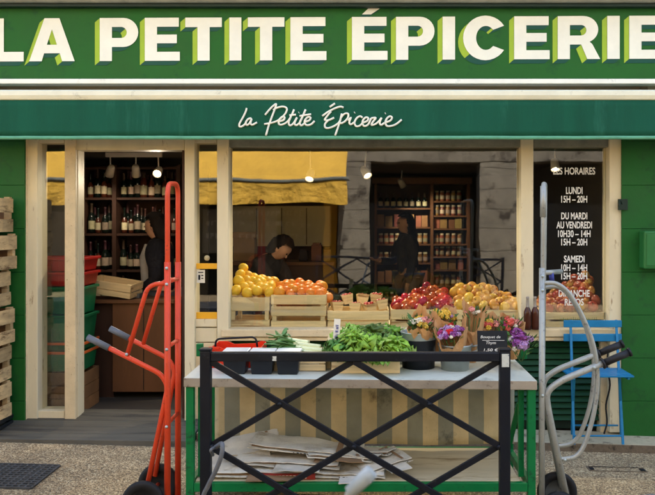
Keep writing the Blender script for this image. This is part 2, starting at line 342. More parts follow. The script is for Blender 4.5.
# ledge in front of the window and doorway boards
yl = -.33
g = MB(); xa, xb = -1.28, 2.75
v = [(x, y, z+zg(x)) for x, zt in ((xa, .06), (xb, .062)) for (y, z) in ((yl, -.05), (yl, zt), (.0, zt+.004), (.0, -.05))]
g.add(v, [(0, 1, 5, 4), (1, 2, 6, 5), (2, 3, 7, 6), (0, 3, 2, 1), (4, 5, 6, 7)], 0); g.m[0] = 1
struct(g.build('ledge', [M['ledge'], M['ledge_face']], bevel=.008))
g = MB()
for i in range(5):
    y0 = -.49+i*.13
    z0 = .065+.012*i
    g.add([(x, y, z+zg(x)*.45-.0) for x in (-2.78, -1.29) for (y, z) in ((y0, -.05), (y0, z0), (y0+.126, z0+.010), (y0+.126, -.05))],
          [(0, 1, 5, 4), (1, 2, 6, 5), (2, 3, 7, 6), (0, 3, 2, 1), (4, 5, 6, 7)])
struct(g.build('doorway_boards', M['plank'], bevel=.004))
# interior shell
FZ = .11; CZ = 2.30
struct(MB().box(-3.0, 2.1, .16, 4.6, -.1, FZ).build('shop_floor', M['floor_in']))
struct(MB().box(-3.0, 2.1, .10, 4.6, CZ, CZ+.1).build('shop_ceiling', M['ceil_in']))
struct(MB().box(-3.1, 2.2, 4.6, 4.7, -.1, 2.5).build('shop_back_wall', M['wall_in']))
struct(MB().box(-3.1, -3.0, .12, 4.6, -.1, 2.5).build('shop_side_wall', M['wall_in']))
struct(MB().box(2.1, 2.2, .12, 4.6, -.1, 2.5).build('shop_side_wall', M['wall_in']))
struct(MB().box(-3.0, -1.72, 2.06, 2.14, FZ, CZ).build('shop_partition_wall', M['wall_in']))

# our building
bld = thing('shop_building', 'green painted stone piers and pale upper wall around the grocery shop front', 'building', (0, .2, 0))
def pier(x0, x1, d, base):
    g = MB(); y0 = d-D; z = base; zs = []
    js = [Z(p, d) for p in (401, 358, 315, 272, 228.6, 185, 141)]
    js = [j for j in js if j > base+.05]+[2.62]
    for j in js:
        g.box(x0, x1, y0, .12, z, j-.003); g.box(x0+.002, x1-.002, y0+.006, .12, j-.0029, j-.0001); z = j
    return g.build('pier', M['green_wall'], bld, bevel=.006)
pier(-4.2, X(24.6, 5.68), 5.68, zg(-2.7)+.03)
pier(X(622, 5.7), 4.2, 5.7, zg(2)-.02)
g = MB().box(-4.2, 4.2, .0, .3, 2.8, 9.2)
g.build('upper_wall', M['upper_wall'], bld)
g = MB().box(-4.2, 4.2, -.25, -.001, 3.385, 3.45).box(-4.2, 4.2, -.17, -.001, 3.32, 3.383)
g.build('cornice', M['grey_trim'], bld, bevel=.008)
for xw in (-2.4, 0, 2.4):
    for zw in (4.0, 6.6):
        g = MB().box(xw-.5, xw+.5, -.01, -.002, zw, zw+1.7, 1)
        for a, b, c, d in ((-.56, .56, -.06, 0), (-.56, .56, 1.7, 1.76), (-.56, -.5, 0, 1.7), (.5, .56, 0, 1.7), (-.03, .03, .0, 1.7)):
            g.box(xw+a, xw+b, -.05, -.002, zw+c, zw+d, 0)
        g.build('window', [M['white_metal'], M['dark_glass']], bld)
MB().box(-4.2, 4.2, .3, 9, 9.0, 9.2).build('roof', M['grey_trim'], bld)
g = MB().box(-4.2, -3.12, .13, 9, -.1, 9).box(2.22, 4.2, .13, 9, -.1, 9).box(-3.12, 2.22, .31, 9, 2.52, 9)
g.build('rear_wall', M['upper_wall'], bld)
# neighbouring houses along our side (shade the street)
for x0, x1, hgt, lab in ((-16, -4.22, 9.6, 'tall pale rendered house left of the green shop'), (4.22, 16, 8.8, 'lower pale rendered house right of the green shop')):
    t = thing('house', lab, 'house', ((x0+x1)/2, 2, 0))
    MB().box(x0, x1, .02, 8, -.6, hgt).build('wall', M['upper_wall'], t)
    k = x0+.9
    while k < x1-1.2:
        for zw in (1.0, 3.8, 6.4):
            g = MB().box(k, k+.9, -.01, .018, zw, zw+1.6, 1)
            for a, b, c, d in ((-.06, .96, -.06, 0), (-.06, .96, 1.6, 1.66), (-.06, 0, 0, 1.6), (.9, .96, 0, 1.6)): g.box(k+a, k+b, -.04, .018, zw+c, zw+d, 0)
            g.build('window', [M['white_metal'], M['dark_glass']], t)
        k += 2.2
# opposite side of the street (seen mirrored in the panes)
OY = -9.5
op = thing('stone_building', 'stone arcade building across the street with dark shop openings between pillars', 'building', (0, OY, 0))
g = MB()
for a, b in ((-16, -7.6), (-.66, .0), (2.25, 3.1), (5.4, 6.2), (8.6, 16)):
    k = 0
    z = -.6
    while z < 2.86:
        z2 = min(z+.42, 2.87); g.box(a, b, OY-.5, OY, z+.004, z2-.004); g.box(a+.01, b-.01, OY-.5, OY-.01, z2-.0041, z2+.0041); z = z2
g.build('pillar', M['stone'], op, bevel=.01)
MB().box(-16, 16, OY-.5, OY, 2.88, 3.25).build('lintel', M['stone'], op, bevel=.02)
MB().box(-16, 16, OY-.45, OY-.04, 3.26, 11).build('wall', M['far_wall'], op)
MB().box(-16, 16, OY-.9, OY-.7, -.6, 2.9).build('shop_window', M['dark_glass'], op)
for k in range(9):
    for zw in (4.2, 7.2):
        x = -13+k*3.2
        g = MB().box(x, x+1.1, OY-.05, OY-.03, zw, zw+1.8, 1)
        for a, b, c, d in ((-.08, 1.18, -.08, 0), (-.08, 1.18, 1.8, 1.88), (-.08, 0, 0, 1.8), (1.1, 1.18, 0, 1.8)): g.box(x+a, x+b, OY-.04, OY+.02, zw+c, zw+d, 0)
        g.build('window', [M['white_metal'], M['dark_glass']], op)
MB().box(-.98, -.70, OY-.5, OY-.42, -.3, 2.3).build('door', M['yellow'], op, bevel=.01)
MB().box(-1.9, -1.0, OY-.68, OY-.64, -.3, 2.3).build('door', M['dark_wood'], op, bevel=.01)
MB().box(-3.6, -2.0, OY-.69, OY-.65, 1.0, 1.95).build('poster_board', M['far_wall'], op)
MB().box(-6.9, -5.2, OY-.69, OY-.65, .4, 1.9).build('poster_board', M['far_wall'], op)
g = MB(); rd = random.Random(3)
for zz_ in (1.8, 1.55, 1.28):
    x = -3.5
    while x < -1.3:
        w = rd.uniform(.05, .1); g.box(x, x+w*.35, OY-.645, OY-.64, zz_, zz_+.1); g.box(x+w*.4, x+w, OY-.645, OY-.64, zz_+rd.choice((0, .04, .08)), zz_+.1); x += w+.035+(.12 if rd.random() < .15 else 0)
g.build('window_lettering', M['chalk'], op, fix=False)
ya = thing('awning', 'bright yellow canvas awning over the shop across the street', 'awning', (-4, OY+.6, 2))
g = MB(); n = 40; v = []
for i in range(n+1):
    x = -7.9+i*(7.45/n); w = .03*math.sin(i*2.1)
    v += [(x, OY+.02, 3.22), (x, OY+.55, 2.86+w), (x, OY+1.1, 2.48)]
g.add(v, [(i*3+j, i*3+3+j, i*3+4+j, i*3+1+j) for i in range(n) for j in range(2)], 0, True)
g.build('canopy', M['yellow_awn'], ya)
g = MB(); v = []
for i in range(n*2+1):
    x = -7.9+i*(7.45/n/2); w = .055*math.sin(i*.9)+.03*math.sin(i*2.3)
    v += [(x, OY+1.1, 2.42), (x, OY+1.1+w, 2.0)]
g.add(v, [(i*2, i*2+2, i*2+3, i*2+1) for i in range(n*2)], 0, True); g.build('valance', M['yellow_awn'], ya)
MB().tube([(-7.95, OY+1.1, 2.45), (-.4, OY+1.1, 2.45)], .035).build('front_bar', M['grey_trim'], ya)
for x in (-7.8, -4.2, -.55): MB().tube([(x, OY+.02, 2.3), (x, OY+.6, 2.25), (x, OY+1.1, 2.45)], .018).build('arm', M['grey_trim'], ya)

# ---------------------------------------------------------------- shop front
sf = thing('storefront', 'cream painted timber shop front with open doorway and large display window', 'shop front', (0, 0, 0))
def base(x): return zg(x)*.55+.055
def post(a, b, d, top=2.5, back=.10, mat='cream_wood', zb=None):
    x0, x1 = X(a, d), X(b, d); zb = base((x0+x1)/2) if zb is None else zb
    return MB().box(x0, x1, d-D, back, zb, top).build('post', M[mat], sf, bevel=.005)
dp = 5.72
post(26.5, 37.5, dp); post(23, 26.4, 5.70, mat='cream_worn'); post(64.5, 75.5, dp, mat='cream_worn'); post(184.5, 194.5, dp); post(217, 228.5, dp)
post(521, 533.5, dp, zb=Z(330, dp)); post(609.5, 621.8, dp)
def rail(name, a, b, t, bt, d, mat='cream_wood', back=.09, dx=0):
    return MB().box(X(a, d), X(b, d), d-D, back, Z(bt, d), Z(t, d)).build(name, M[mat], sf, bevel=.004)
rail('door_head', 75.7, 184.3, 139, 150, 5.74)
MB().box(X(75.8, 5.76), X(78, 5.76), -.035, .08, .09, Z(150.3, 5.76)).build('door_stop', M['cream_wood'], sf)
MB().box(X(182, 5.76), X(184.2, 5.76), -.035, .08, .09, Z(150.3, 5.76)).build('door_stop', M['dark_wood'], sf)
rail('head_rail', 37.7, 64.3, 137, 143, 5.745); rail('head_rail', 194.7, 216.8, 137, 143, 5.745)
rail('head_rail', 228.7, 520.8, 137, 147, 5.745, 'grey_trim'); rail('head_rail', 533.7, 609.3, 137, 147, 5.745, 'grey_trim')
rail('bottom_rail', 37.7, 64.3, 411, 420, 5.735)
g = MB().box(X(221, 5.68), X(520.9, 5.68)-.0, -.12, .09, Z(337, 5.68), Z(329.5, 5.68)); g.box(X(226, 5.7), X(613, 5.7), -.10, .085, Z(341, 5.7), Z(337, 5.7)-.002)
g.box(X(521, 5.68), X(619, 5.68), -.119, .09, Z(337, 5.68), Z(329.6, 5.68)); g.build('window_sill', M['cream_worn'], sf, bevel=.006)
# panes
def pane(a, b, t, bt, d=5.8): return MB().box(X(a, d), X(b, d), d-D, d-D+.006, Z(bt, d), Z(t, d)).build('window_pane', M['glass'], sf)
pane(36, 67, 141, 415); pane(193, 219, 141, 316); pane(227, 522.5, 143, 331); rp = pane(532, 611, 143, 331)
# inner slim frame line in the right pane
MB().box(X(603, 5.85), X(605, 5.85), .03, .05, Z(330, 5.85), Z(146, 5.85)).build('glazing_bar', M['cream_wood'], sf)
# narrow bay: yellow strips, notice, panels
for t, b_ in ((263.5, 269), (312.5, 319)):
    MB().box(X(194.8, 5.77), X(216.7, 5.77), -.02, -.003, Z(b_, 5.77), Z(t, 5.77)).build('yellow_bar', M['yellow'], sf, bevel=.002)
rail('lower_panel', 194.7, 216.8, 319.3, 327, 5.755); rail('lower_panel', 194.7, 216.8, 328, 342, 5.76); rail('lower_panel', 194.7, 216.8, 343, 419, 5.755, 'cream_worn')
# louvre under the window
g = MB(); z = Z(342, 5.77)-.004; xl, xr = X(228.7, 5.77), X(600, 5.77)
g.box(xl, xr, .06, .09, .02, z, 1)
k = 0
while z > .09:
    g.add([(x, y, zz) for x in (xl, xr) for y, zz in ((-.005, z-.034), (.02, z-.002), (.028, z-.006), (.0, z-.039))], [(0, 1, 5, 4), (1, 2, 6, 5), (2, 3, 7, 6), (3, 0, 4, 7), (0, 3, 2, 1), (4, 5, 6, 7)], 0); z -= .048
g.build('louvre_panel', [M['green_panel'], M['dark_trim']], sf)
MB().box(xr+.004, X(609.3, 5.75), -.03, .08, base(1.8)-.03, Z(341.5, 5.75)-.004).build('side_panel', M['cream_worn'], sf, bevel=.004)

def text_mesh(s, w, h, cx, cz, y, bold=.012, mirror=False):
    cu = bpy.data.curves.new('t', 'FONT'); cu.body = s; cu.align_x = 'CENTER'; cu.offset = bold; cu.size = 1; cu.resolution_u = 4
    o = bpy.data.objects.new('t', cu); COL.objects.link(o); dg = bpy.context.evaluated_depsgraph_get(); dg.update()
    me = bpy.data.meshes.new_from_object(o.evaluated_get(dg)); bpy.data.objects.remove(o); bpy.data.curves.remove(cu)
    vs_ = [v.co.copy() for v in me.vertices]; fs = [tuple(p.vertices) for p in me.polygons]; bpy.data.meshes.remove(me)
    x0, x1 = min(v.x for v in vs_), max(v.x for v in vs_); y0, y1 = min(v.y for v in vs_), max(v.y for v in vs_)
    return [(cx+((v.x-x0)/(x1-x0)-.5)*w, y, cz+((v.y-y0)/(y1-y0)-.5)*h) for v in vs_], fs
HOURS = [('LES HORAIRES', 171, 42, 7.2), ('LUNDI', 190.6, 16.5, 7), ('15H – 20H', 199.2, 26, 7), ('DU MARDI', 216, 26, 7), ('AU VENDREDI', 225, 35.5, 7), ('10H30 – 14H', 233.7, 32.5, 7), ('15H – 20H', 242, 26, 7), ('SAMEDI', 259, 20.6, 7), ('10H – 14H', 267.7, 26, 7), ('15H – 20H', 276, 26, 7), ('DIMANCHE', 293.4, 31, 7), ('REPOS', 302, 19, 7)]
for s, py, w, h in HOURS:
    v, f = text_mesh(s, w*D/F, h*D/F, X(574.2, 5.8), Z(py, 5.8), -.0012, .022); MB().add(v, f).build('lettering', M['chalk'], sf, fix=False)
st = MB().lathe([(0, 0), (.022, 0), (.022, .001), (0, .001)], P(207, 258, 5.797), 20, M=Matrix.Rotation(R(90), 3, 'X')).build('round_sticker', M['label'], sf)
MB().box(X(196.5, 5.78), X(204.5, 5.78), -.008, -.0055, Z(283, 5.78), Z(270, 5.78)).build('notice', M['white_plastic'], sf)
g = MB()
for a, b, c, d in ((198, 203, 272, 273), (198, 200, 275, 280), (201, 203, 275, 276.2), (201, 203, 278, 279)): g.box(X(a, 5.78), X(b, 5.78), -.0092, -.0082, Z(d, 5.78), Z(c, 5.78))
g.build('notice_print', M['board_black'], sf)

# sign with painted block letters
SD = 5.72; SY = SD-D
sg = thing('shop_sign', 'long green fascia sign with cream block lettering LA PETITE ÉPICERIE', 'sign', (0, SY, 2.75))
MB().box(-4.15, 4.15, SY, -.002, Z(79, SD), 3.318).build('board', M['sign_green'], sg, bevel=.004)
MB().box(-4.15, 4.15, SY-.05, -.002, Z(83.5, SD-.05), Z(78.6, SD-.05)).build('lower_moulding', M['white_metal'], sg, bevel=.006)
MB().box(-4.15, 4.15, SY-.06, SY-.0005, Z(6.5, SD-.06), 3.318).build('upper_moulding', M['dark_trim'], sg, bevel=.004)  # moulding whose dark colour also stands for the ledge's shadow
def arc(cx, cy, rx, ry, a0, a1, n=14): return [(cx+rx*math.cos(R(a0+(a1-a0)*i/n)), cy-ry*math.sin(R(a0+(a1-a0)*i/n))) for i in range(n+1)]
HH = 43.0
def shapes(ch, w):
    """outline(s) in px, y down; first is the outer contour, others are holes"""
    s = 12.2
    if ch == 'I': return [[(0, 0), (w, 0), (w, HH), (0, HH)]]
    if ch == 'L': return [[(0, 0), (s, 0), (s, HH-9.5), (w, HH-9.5), (w, HH), (0, HH)]]
    if ch == 'T': return [[(0, 0), (w, 0), (w, 9.5), (w/2+s/2, 9.5), (w/2+s/2, HH), (w/2-s/2, HH), (w/2-s/2, 9.5), (0, 9.5)]]
    if ch == 'E': return [[(0, 0), (w-1, 0), (w-1, 9), (s, 9), (s, 16.8), (w-3, 16.8), (w-3, 25.5), (s, 25.5), (s, HH-9), (w, HH-9), (w, HH), (0, HH)]]
    if ch == 'A': return [[(w/2-7.5, 0), (w/2+7.5, 0), (w, HH), (w-12.5, HH), (w-15, HH-8), (15, HH-8), (12.5, HH), (0, HH)], [(w/2, 11), (w/2-5, 26.5), (w/2+5, 26.5)]]
    if ch == 'P': return [[(0, 0), (w-15, 0)]+arc(w-15, 14.5, 15, 14.5, 88, -88)+[(w-15, 29), (s, 29), (s, HH), (0, HH)], [(s, 9), (s, 20), (w-17, 20)]+arc(w-17, 14.5, 5.5, 5.5, -85, 85, 8)+[(w-17, 9)]]
    if ch == 'R': return [[(0, 0), (w-17, 0)]+arc(w-17, 13.5, 15, 13.5, 88, -65)+[(w-8, 28), (w, HH), (w-13, HH), (w-19, 28.5), (s, 28.5), (s, HH), (0, HH)], [(s, 9), (s, 19.5), (w-19, 19.5)]+arc(w-19, 14.2, 5.2, 5.2, -85, 85, 8)+[(w-19, 9)]]
    if ch == 'C': return [arc(w/2, HH/2, w/2+.5, HH/2+.8, 33, 327, 26)+arc(w/2+.5, HH/2, w/2-12, HH/2-9.5, 318, 42, 22)]
def poly_faces(contours):
    bm = bmesh.new(); es = []
    for c in contours:
        vv = [bm.verts.new((a, 0, -b)) for a, b in c]
        es += [bm.edges.new((vv[i], vv[(i+1) % len(vv)])) for i in range(len(vv))]
    bmesh.ops.triangle_fill(bm, edges=es, use_beauty=True); bm.verts.index_update()
    r = [(v.co.x, -v.co.z) for v in bm.verts], [tuple(v.index for v in f.verts) for f in bm.faces]; bm.free(); return r
VX, VY = -5.0, 4.2
def area(c): return sum(c[i][0]*c[(i+1) % len(c)][1]-c[(i+1) % len(c)][0]*c[i][1] for i in range(len(c)))/2
def letter(ch, x0, x1, acc=False):
    cs = shapes(ch, x1-x0); parts = [cs]
    if acc: parts.append([[(19, -2.5), (30.5, -10), (30.5, -10.1), (18, -10), (10, -2.5)]])
    g = MB(); ky = SD/F; k = 0
    def wp(a, b, dy):
        px = x0+a; py = 16+b+2.6*(1-px/620); return Vector((X(px, SD), SY-dy, Z(py, SD)))
    for cs in parts:
        pv, pf = poly_faces(cs); g.add([wp(a, b, .006) for a, b in pv], pf, 0)
        for ci, c in enumerate(cs):
            if (area(c) > 0) != (ci == 0): c = c[::-1]
            for i in range(len(c)):
                (ax, ay), (bx, by) = c[i], c[(i+1) % len(c)]
                ex, ey = bx-ax, by-ay; l = math.hypot(ex, ey)
                if l < .05: continue
                nx, ny = ey/l, -ex/l          # outward normal, y down, clockwise outer
                if nx*VX+ny*VY <= .4: continue
                mat = 1 if -nx > ny*1.05 else 2
                k += 1; dy = .0022+k*.00006
                g.add([wp(ax, ay, dy), wp(bx, by, dy), wp(bx+VX, by+VY, dy), wp(ax+VX, ay+VY, dy)], [(0, 1, 2, 3)], mat)
    return g.build('letter', [M['letter_white'], M['letter_lime'], M['letter_teal']], sg, fix=False)
for ch, a, b in (('L', -8, 24), ('A', 29.5, 75), ('P', 100, 138.5), ('E', 145, 180), ('T', 185.5, 222), ('I', 229.5, 241.5), ('T', 248, 284.5), ('E', 290.5, 326.5), ('É', 352, 387.5), ('P', 396, 434.5), ('I', 442.5, 455), ('C', 463.5, 507), ('E', 514, 549.5), ('R', 557.5, 600), ('I', 607, 619.5), ('E', 629, 665)):
    letter('E' if ch == 'É' else ch, a, b, ch == 'É')

# green awning
AD = 5.36; AY = AD-D
aw = thing('awning', 'retracted dark green awning with handwritten white lettering on its valance', 'awning', (0, AY, 2.24))
def prof(pts, x0, x1, m=0): return MB().add([(x, y, z) for x in (x0, x1) for y, z in pts], [tuple(range(len(pts))), tuple(range(len(pts), 2*len(pts)))[::-1]]+[(i, (i+1) % len(pts), (i+1) % len(pts)+len(pts), i+len(pts)) for i in range(len(pts))], m)
zt, zm, zb = Z(89.5, AD), Z(99.8, AD), Z(139.5, AD)
prof([(AY-.012, zm+.002), (AY-.02, zm+.03), (AY-.015, zt-.012), (AY+.01, zt), (-.12, zt+.01), (-.12, zm-.02), (AY+.03, zm-.02)], -3.4, 2.9).build('cassette', M['cream_metal'], aw, bevel=.004)
g = MB(); v = []; nx = 160
for i in range(nx+1):
    x = -3.38+i*(6.26/nx)
    for j in range(7):
        t = j/6; w = .006*t*math.sin(x*5.1+1)+.004*t*math.sin(x*13.7)+.003*t*math.sin(x*31)
        v.append((x, AY-.004-.012*t+w, zm-.001+(zb+.022-zm)*t))
g.add(v, [(i*7+j, i*7+7+j, i*7+8+j, i*7+1+j) for i in range(nx) for j in range(6)], 0, True)
vo = g.build('valance', M['valance'], aw); so_ = vo.modifiers.new('solid', 'SOLIDIFY'); so_.thickness = .003
g = MB(); v = []
for i in range(nx+1):
    x = -3.38+i*(6.26/nx); w = .006*math.sin(x*5.1+1)+.004*math.sin(x*13.7)+.003*math.sin(x*31)
    v += [(x, AY-.0205+w, zb+.024), (x, AY-.0215+w, zb), (x, AY-.008+w, zb-.001), (x, AY-.008+w, zb+.024)]
g.add(v, [(i*4+j, i*4+4+j, i*4+4+(j+1) % 4, i*4+(j+1) % 4) for i in range(nx) for j in range(4)], 0, True); g.build('hem', M['valance_hem'], aw)
for x in (-2.9, -.4, 2.4): MB().bar((x, AY+.05, zm+.03), (x, -.03, zm+.08), .03, .05).build('bracket', M['dark_trim'], aw)
S1 = [[(124, 98), (118, 122), (98, 165), (74, 208), (72, 230), (88, 233), (110, 218), (122, 205)], [(158, 172), (136, 178), (118, 204), (126, 222), (146, 208), (161, 176), (153, 208), (166, 220), (200, 202)],
      [(258, 148), (282, 118), (310, 88), (337, 68), (330, 100), (306, 165), (284, 228), (265, 298)], [(316, 112), (350, 94), (392, 88), (416, 104), (402, 142), (358, 184), (312, 204), (252, 215)],
      [(356, 196), (390, 186), (400, 166), (382, 162), (362, 182), (356, 206), (370, 220), (402, 210), (430, 186), (452, 146), (468, 108)], [(452, 146), (430, 200), (438, 224), (462, 212), (490, 166)], [(434, 152), (482, 146)],
      [(490, 166), (472, 208), (484, 223), (508, 206), (530, 160), (552, 108)], [(502, 132), (505, 130)], [(532, 156), (510, 202), (520, 225), (544, 210)], [(508, 156), (592, 143)],
      [(544, 200), (578, 188), (588, 168), (568, 164), (548, 186), (546, 208), (562, 223), (592, 216), (617, 192)]]
S2 = [[(108, 90), (146, 64)], [(54, 156), (96, 126), (146, 100), (184, 88), (208, 94)], [(118, 122), (88, 158), (72, 184), (100, 186), (140, 168)], [(96, 188), (74, 214), (76, 238), (100, 244), (146, 226), (180, 196), (196, 140)],
      [(196, 138), (182, 195), (166, 245), (147, 298)], [(184, 176), (212, 142), (240, 138), (242, 164), (222, 192), (196, 208), (184, 206)], [(242, 190), (262, 166), (250, 202), (262, 217), (284, 202)], [(287, 132), (291, 129)],
      [(346, 168), (328, 158), (304, 172), (288, 204), (300, 230), (326, 226), (352, 202)], [(352, 204), (380, 192), (388, 172), (370, 166), (350, 186), (346, 212), (360, 229), (388, 216), (408, 172)],
      [(408, 172), (442, 170), (420, 200), (412, 222), (440, 214), (466, 192), (484, 168)], [(484, 168), (470, 206), (482, 221), (504, 206)], [(510, 138), (514, 136)],
      [(510, 204), (546, 190), (560, 168), (544, 158), (520, 178), (512, 208), (528, 230), (570, 224), (600, 208), (630, 182)]]
g = MB()
for ss, ox in ((S1, 230), (S2, 315)):
    for s in ss:
        pts = [P(ox+a/7.28, 95+b/7.28, AD)+Vector((0, -.0145-.010*((95+b/7.28-99)/40), 0)) for a, b in s]
        sp = spline(pts, 5); n = len(sp)
        g.tube(sp, .0075, 6)
so2 = g.build('lettering', M['letter_white'], aw)
for vtx in so2.data.vertices: pass

# green box and hook on the right pier, cable
mb = thing('meter_box', 'small green metal box on the green pier at the right edge', 'meter box', P(655, 250, 5.6))
MB().box(X(644.5, 5.58), X(675, 5.58), -.22, -.1, Z(269, 5.58), Z(231, 5.58)).build('case', M['box_green'], mb, bevel=.012)
MB().box(X(647, 5.57), X(672, 5.57), -.226, -.2205, Z(266, 5.57), Z(234, 5.57)).build('lid', M['box_green'], mb, bevel=.004)
hk = MB().box(X(618.5, 5.68), X(627.5, 5.68), -.128, -.101, Z(210, 5.68), Z(199, 5.68)).tube([P(622, 204, 5.66), P(620, 200, 5.62), P(619, 206, 5.6)], .005)
tag(hk.build('wall_hook', M['dark_trim'], bevel=.004), 'small dark iron hook bolted at the edge of the right pier', 'hook')
# ---------------------------------------------------------------- crates and fruit
def crate(x0, x1, y0, y1, z0, slats, label, wood='crate_wood', post_w=.028, t=.007, group=None, th=None, name='wooden_crate', stamp=None):
    """slats: (z low, z high) relative to z0"""
    c = thing(name, label, 'crate', ((x0+x1)/2, (y0+y1)/2, z0), group)
    hi = max(b for a, b in slats)
    for a, b in slats:
        MB().box(x0, x1, y0, y0+t, z0+a, z0+b).build('slat', M[wood], c, bevel=.0015, seg=1)
        MB().box(x0, x1, y1-t, y1, z0+a, z0+b).build('slat', M[wood], c, bevel=.0015, seg=1)
        for xx in (x0, x1-t): MB().box(xx, xx+t, y0+t+.001, y1-t-.001, z0+a, z0+b).build('slat', M[wood], c)
    if th: MB().box(x0+t+.001, x1-t-.001, y1-t-.006, y1-t-.001, z0+.003, z0+hi).box(x0+.19, x0+.196, y0+t+.001, y1-t-.007, z0+.003, z0+hi).build('rear_board', M['crate_dark'], c)  # boards added inside so the gaps between slats read dark
    for xx in (x0+t+.001, x1-t-post_w-.001):
        for yy in (y0+t+.001, y1-t-post_w-.001): MB().box(xx, xx+post_w, yy, yy+post_w, z0+.002, z0+hi+(.012 if th else 0)).build('corner_post', M[wood], c)
    MB().box(x0+t+.001, x1-t-.001, y0+t+.001, y1-t-.001, z0, z0+.0019).build('bottom', M[wood], c)
    if stamp:
        a, b, zz = stamp; g = MB(); r = random.Random(int(a*100)); u = a
        while u < b:
            w = r.uniform(.006, .014); hgt = r.uniform(.016, .03); g.box(u, u+w, y0-.001, y0-.0002, z0+zz, z0+zz+hgt*.35); g.box(u, u+w*.3, y0-.001, y0-.0002, z0+zz+hgt*.36, z0+zz+hgt); u += w+.006
        g.build('stamp', M['ink_green'], c)
    return c
SILL = Z(329, 5.86)
struct(MB().box(X(228, 5.83), X(611, 5.83), .012, .62, SILL-.03, SILL-.001).build('display_shelf', M['cream_wood']))
yf = .03
def px_x(a, y=yf): return X(a, y+D)
def zz(py, y=yf): return Z(py, y+D)-SILL
crate(px_x(230), px_x(269.5), yf, yf+.34, SILL, [(0, zz(320)), (zz(311), zz(297.5))], 'pale wooden crate of lemons at the left end of the window', post_w=.03)
crate(px_x(271), px_x(326), yf, yf+.34, SILL, [(0, zz(321)), (zz(316), zz(306.5)), (zz(304.5), zz(295))], 'wooden crate of oranges with three slats, beside the lemons', post_w=.035)
crate(px_x(327.5), px_x(389), yf, yf+.34, SILL, [(0, zz(321.5)), (zz(320.3), zz(311))], 'shallow wooden crate carrying small berry punnets', post_w=.03)
crate(px_x(391), px_x(455), yf, yf+.34, SILL, [(0, zz(321.5)), (zz(319.5), zz(309.5))], 'wooden crate of dark red apples in the window', stamp=(px_x(402), px_x(412), .085))
crate(px_x(456.5), px_x(523), yf, yf+.34, SILL, [(0, zz(321.5)), (zz(319.5), zz(310))], 'wooden crate of yellow apples beside the red ones', stamp=(px_x(470), px_x(515), .085))
crate(px_x(546), px_x(606.5), yf, yf+.34, SILL, [(0, zz(321.5)), (zz(319.5), zz(312.5))], 'wooden crate of mixed apples under the opening hours', stamp=(px_x(560), px_x(597), .07))
def fruit_proto(name, mat, label, cat, r, sc, kind, group):
    t = thing(name, label, cat, (0, 0, 0), group)
    bm = bmesh.new(); bmesh.ops.create_uvsphere(bm, u_segments=18, v_segments=12, radius=1)
    g = MB(); v = []
    for a in bm.verts:
        p = a.co.copy(); rho = math.hypot(p.x, p.y)
        if kind == 'apple':
            k = 1+.10*p.z; dz = -.28*math.exp(-(rho/.28)**2)*(1 if p.z > 0 else -.7); p = Vector((p.x*k, p.y*k, p.z*.92+dz))
        elif kind == 'lemon': p.z *= 1+.10*math.exp(-(rho/.25)**2)
        v.append(Vector((p.x*sc[0], p.y*sc[1], p.z*sc[2]))*r)
    g.add(v, [tuple(x.index for x in f.verts) for f in bm.faces], 0, True); bm.free()
    g.build('flesh', M[mat], t)
    if kind == 'apple': MB().tube([(0, 0, r*.55), (r*.05, 0, r*.85), (r*.18, 0, r*1.1)], r*.05, 5).build('stem', M['stem'], t)
    else: MB().ico((0, 0, r*sc[2]*1.0), r*.07, 1, 0, (1, 1, .5)).build('stem', M['stem'], t)
    return t
USED = set()
def heap(proto, spots, tilt=True):
    for i, (p, s) in enumerate(spots):
        rot = (random.uniform(-1.2, 1.9), random.uniform(-1, 1), random.uniform(0, 6.28))
        if proto.name not in USED: o = proto; USED.add(proto.name); o.location = p; o.rotation_euler = rot; o.scale = (s, s, s)
        else: copy_tree(proto, p, rot=rot, sc=(s*random.uniform(.94, 1.06), s*random.uniform(.94, 1.06), s*random.uniform(.92, 1.06)))
def surface(x0, x1, y0, y1, top, r, seed, jit=.25):
    """front-and-top skin of a heap: top(x) is the crest height, front lip at top0"""
    rd = random.Random(seed); out = []
    rows = int((y1-y0)/(r*1.25))+1
    for j in range(rows):
        y = y0+r+j*r*1.25
        n = int((x1-x0-2*r)/(r*1.98))+1; off = (r if j % 2 else 0)
        for i in range(n+1):
            x = x0+r+off+i*r*1.98
            if x > x1-r*.6: continue
            z = top(x, (y-y0)/(y1-y0))
            p = Vector((x+rd.uniform(-1, 1)*r*jit, y+rd.uniform(-1, 1)*r*jit, z+rd.uniform(-1, 1)*r*jit))
            out.append((p, rd.uniform(.86, 1.12)))
            if j > 0: out.append((Vector((x+r*rd.uniform(.4, 1), y+r*.3, z-r*1.35)), 1.0)) if rd.random() < .35 else None
    return out
def ramp(pts, x):
    for (a, u), (b, w) in zip(pts, pts[1:]):
        if x <= b: return u+(w-u)*max(0, (x-a))/(b-a)
    return pts[-1][1]
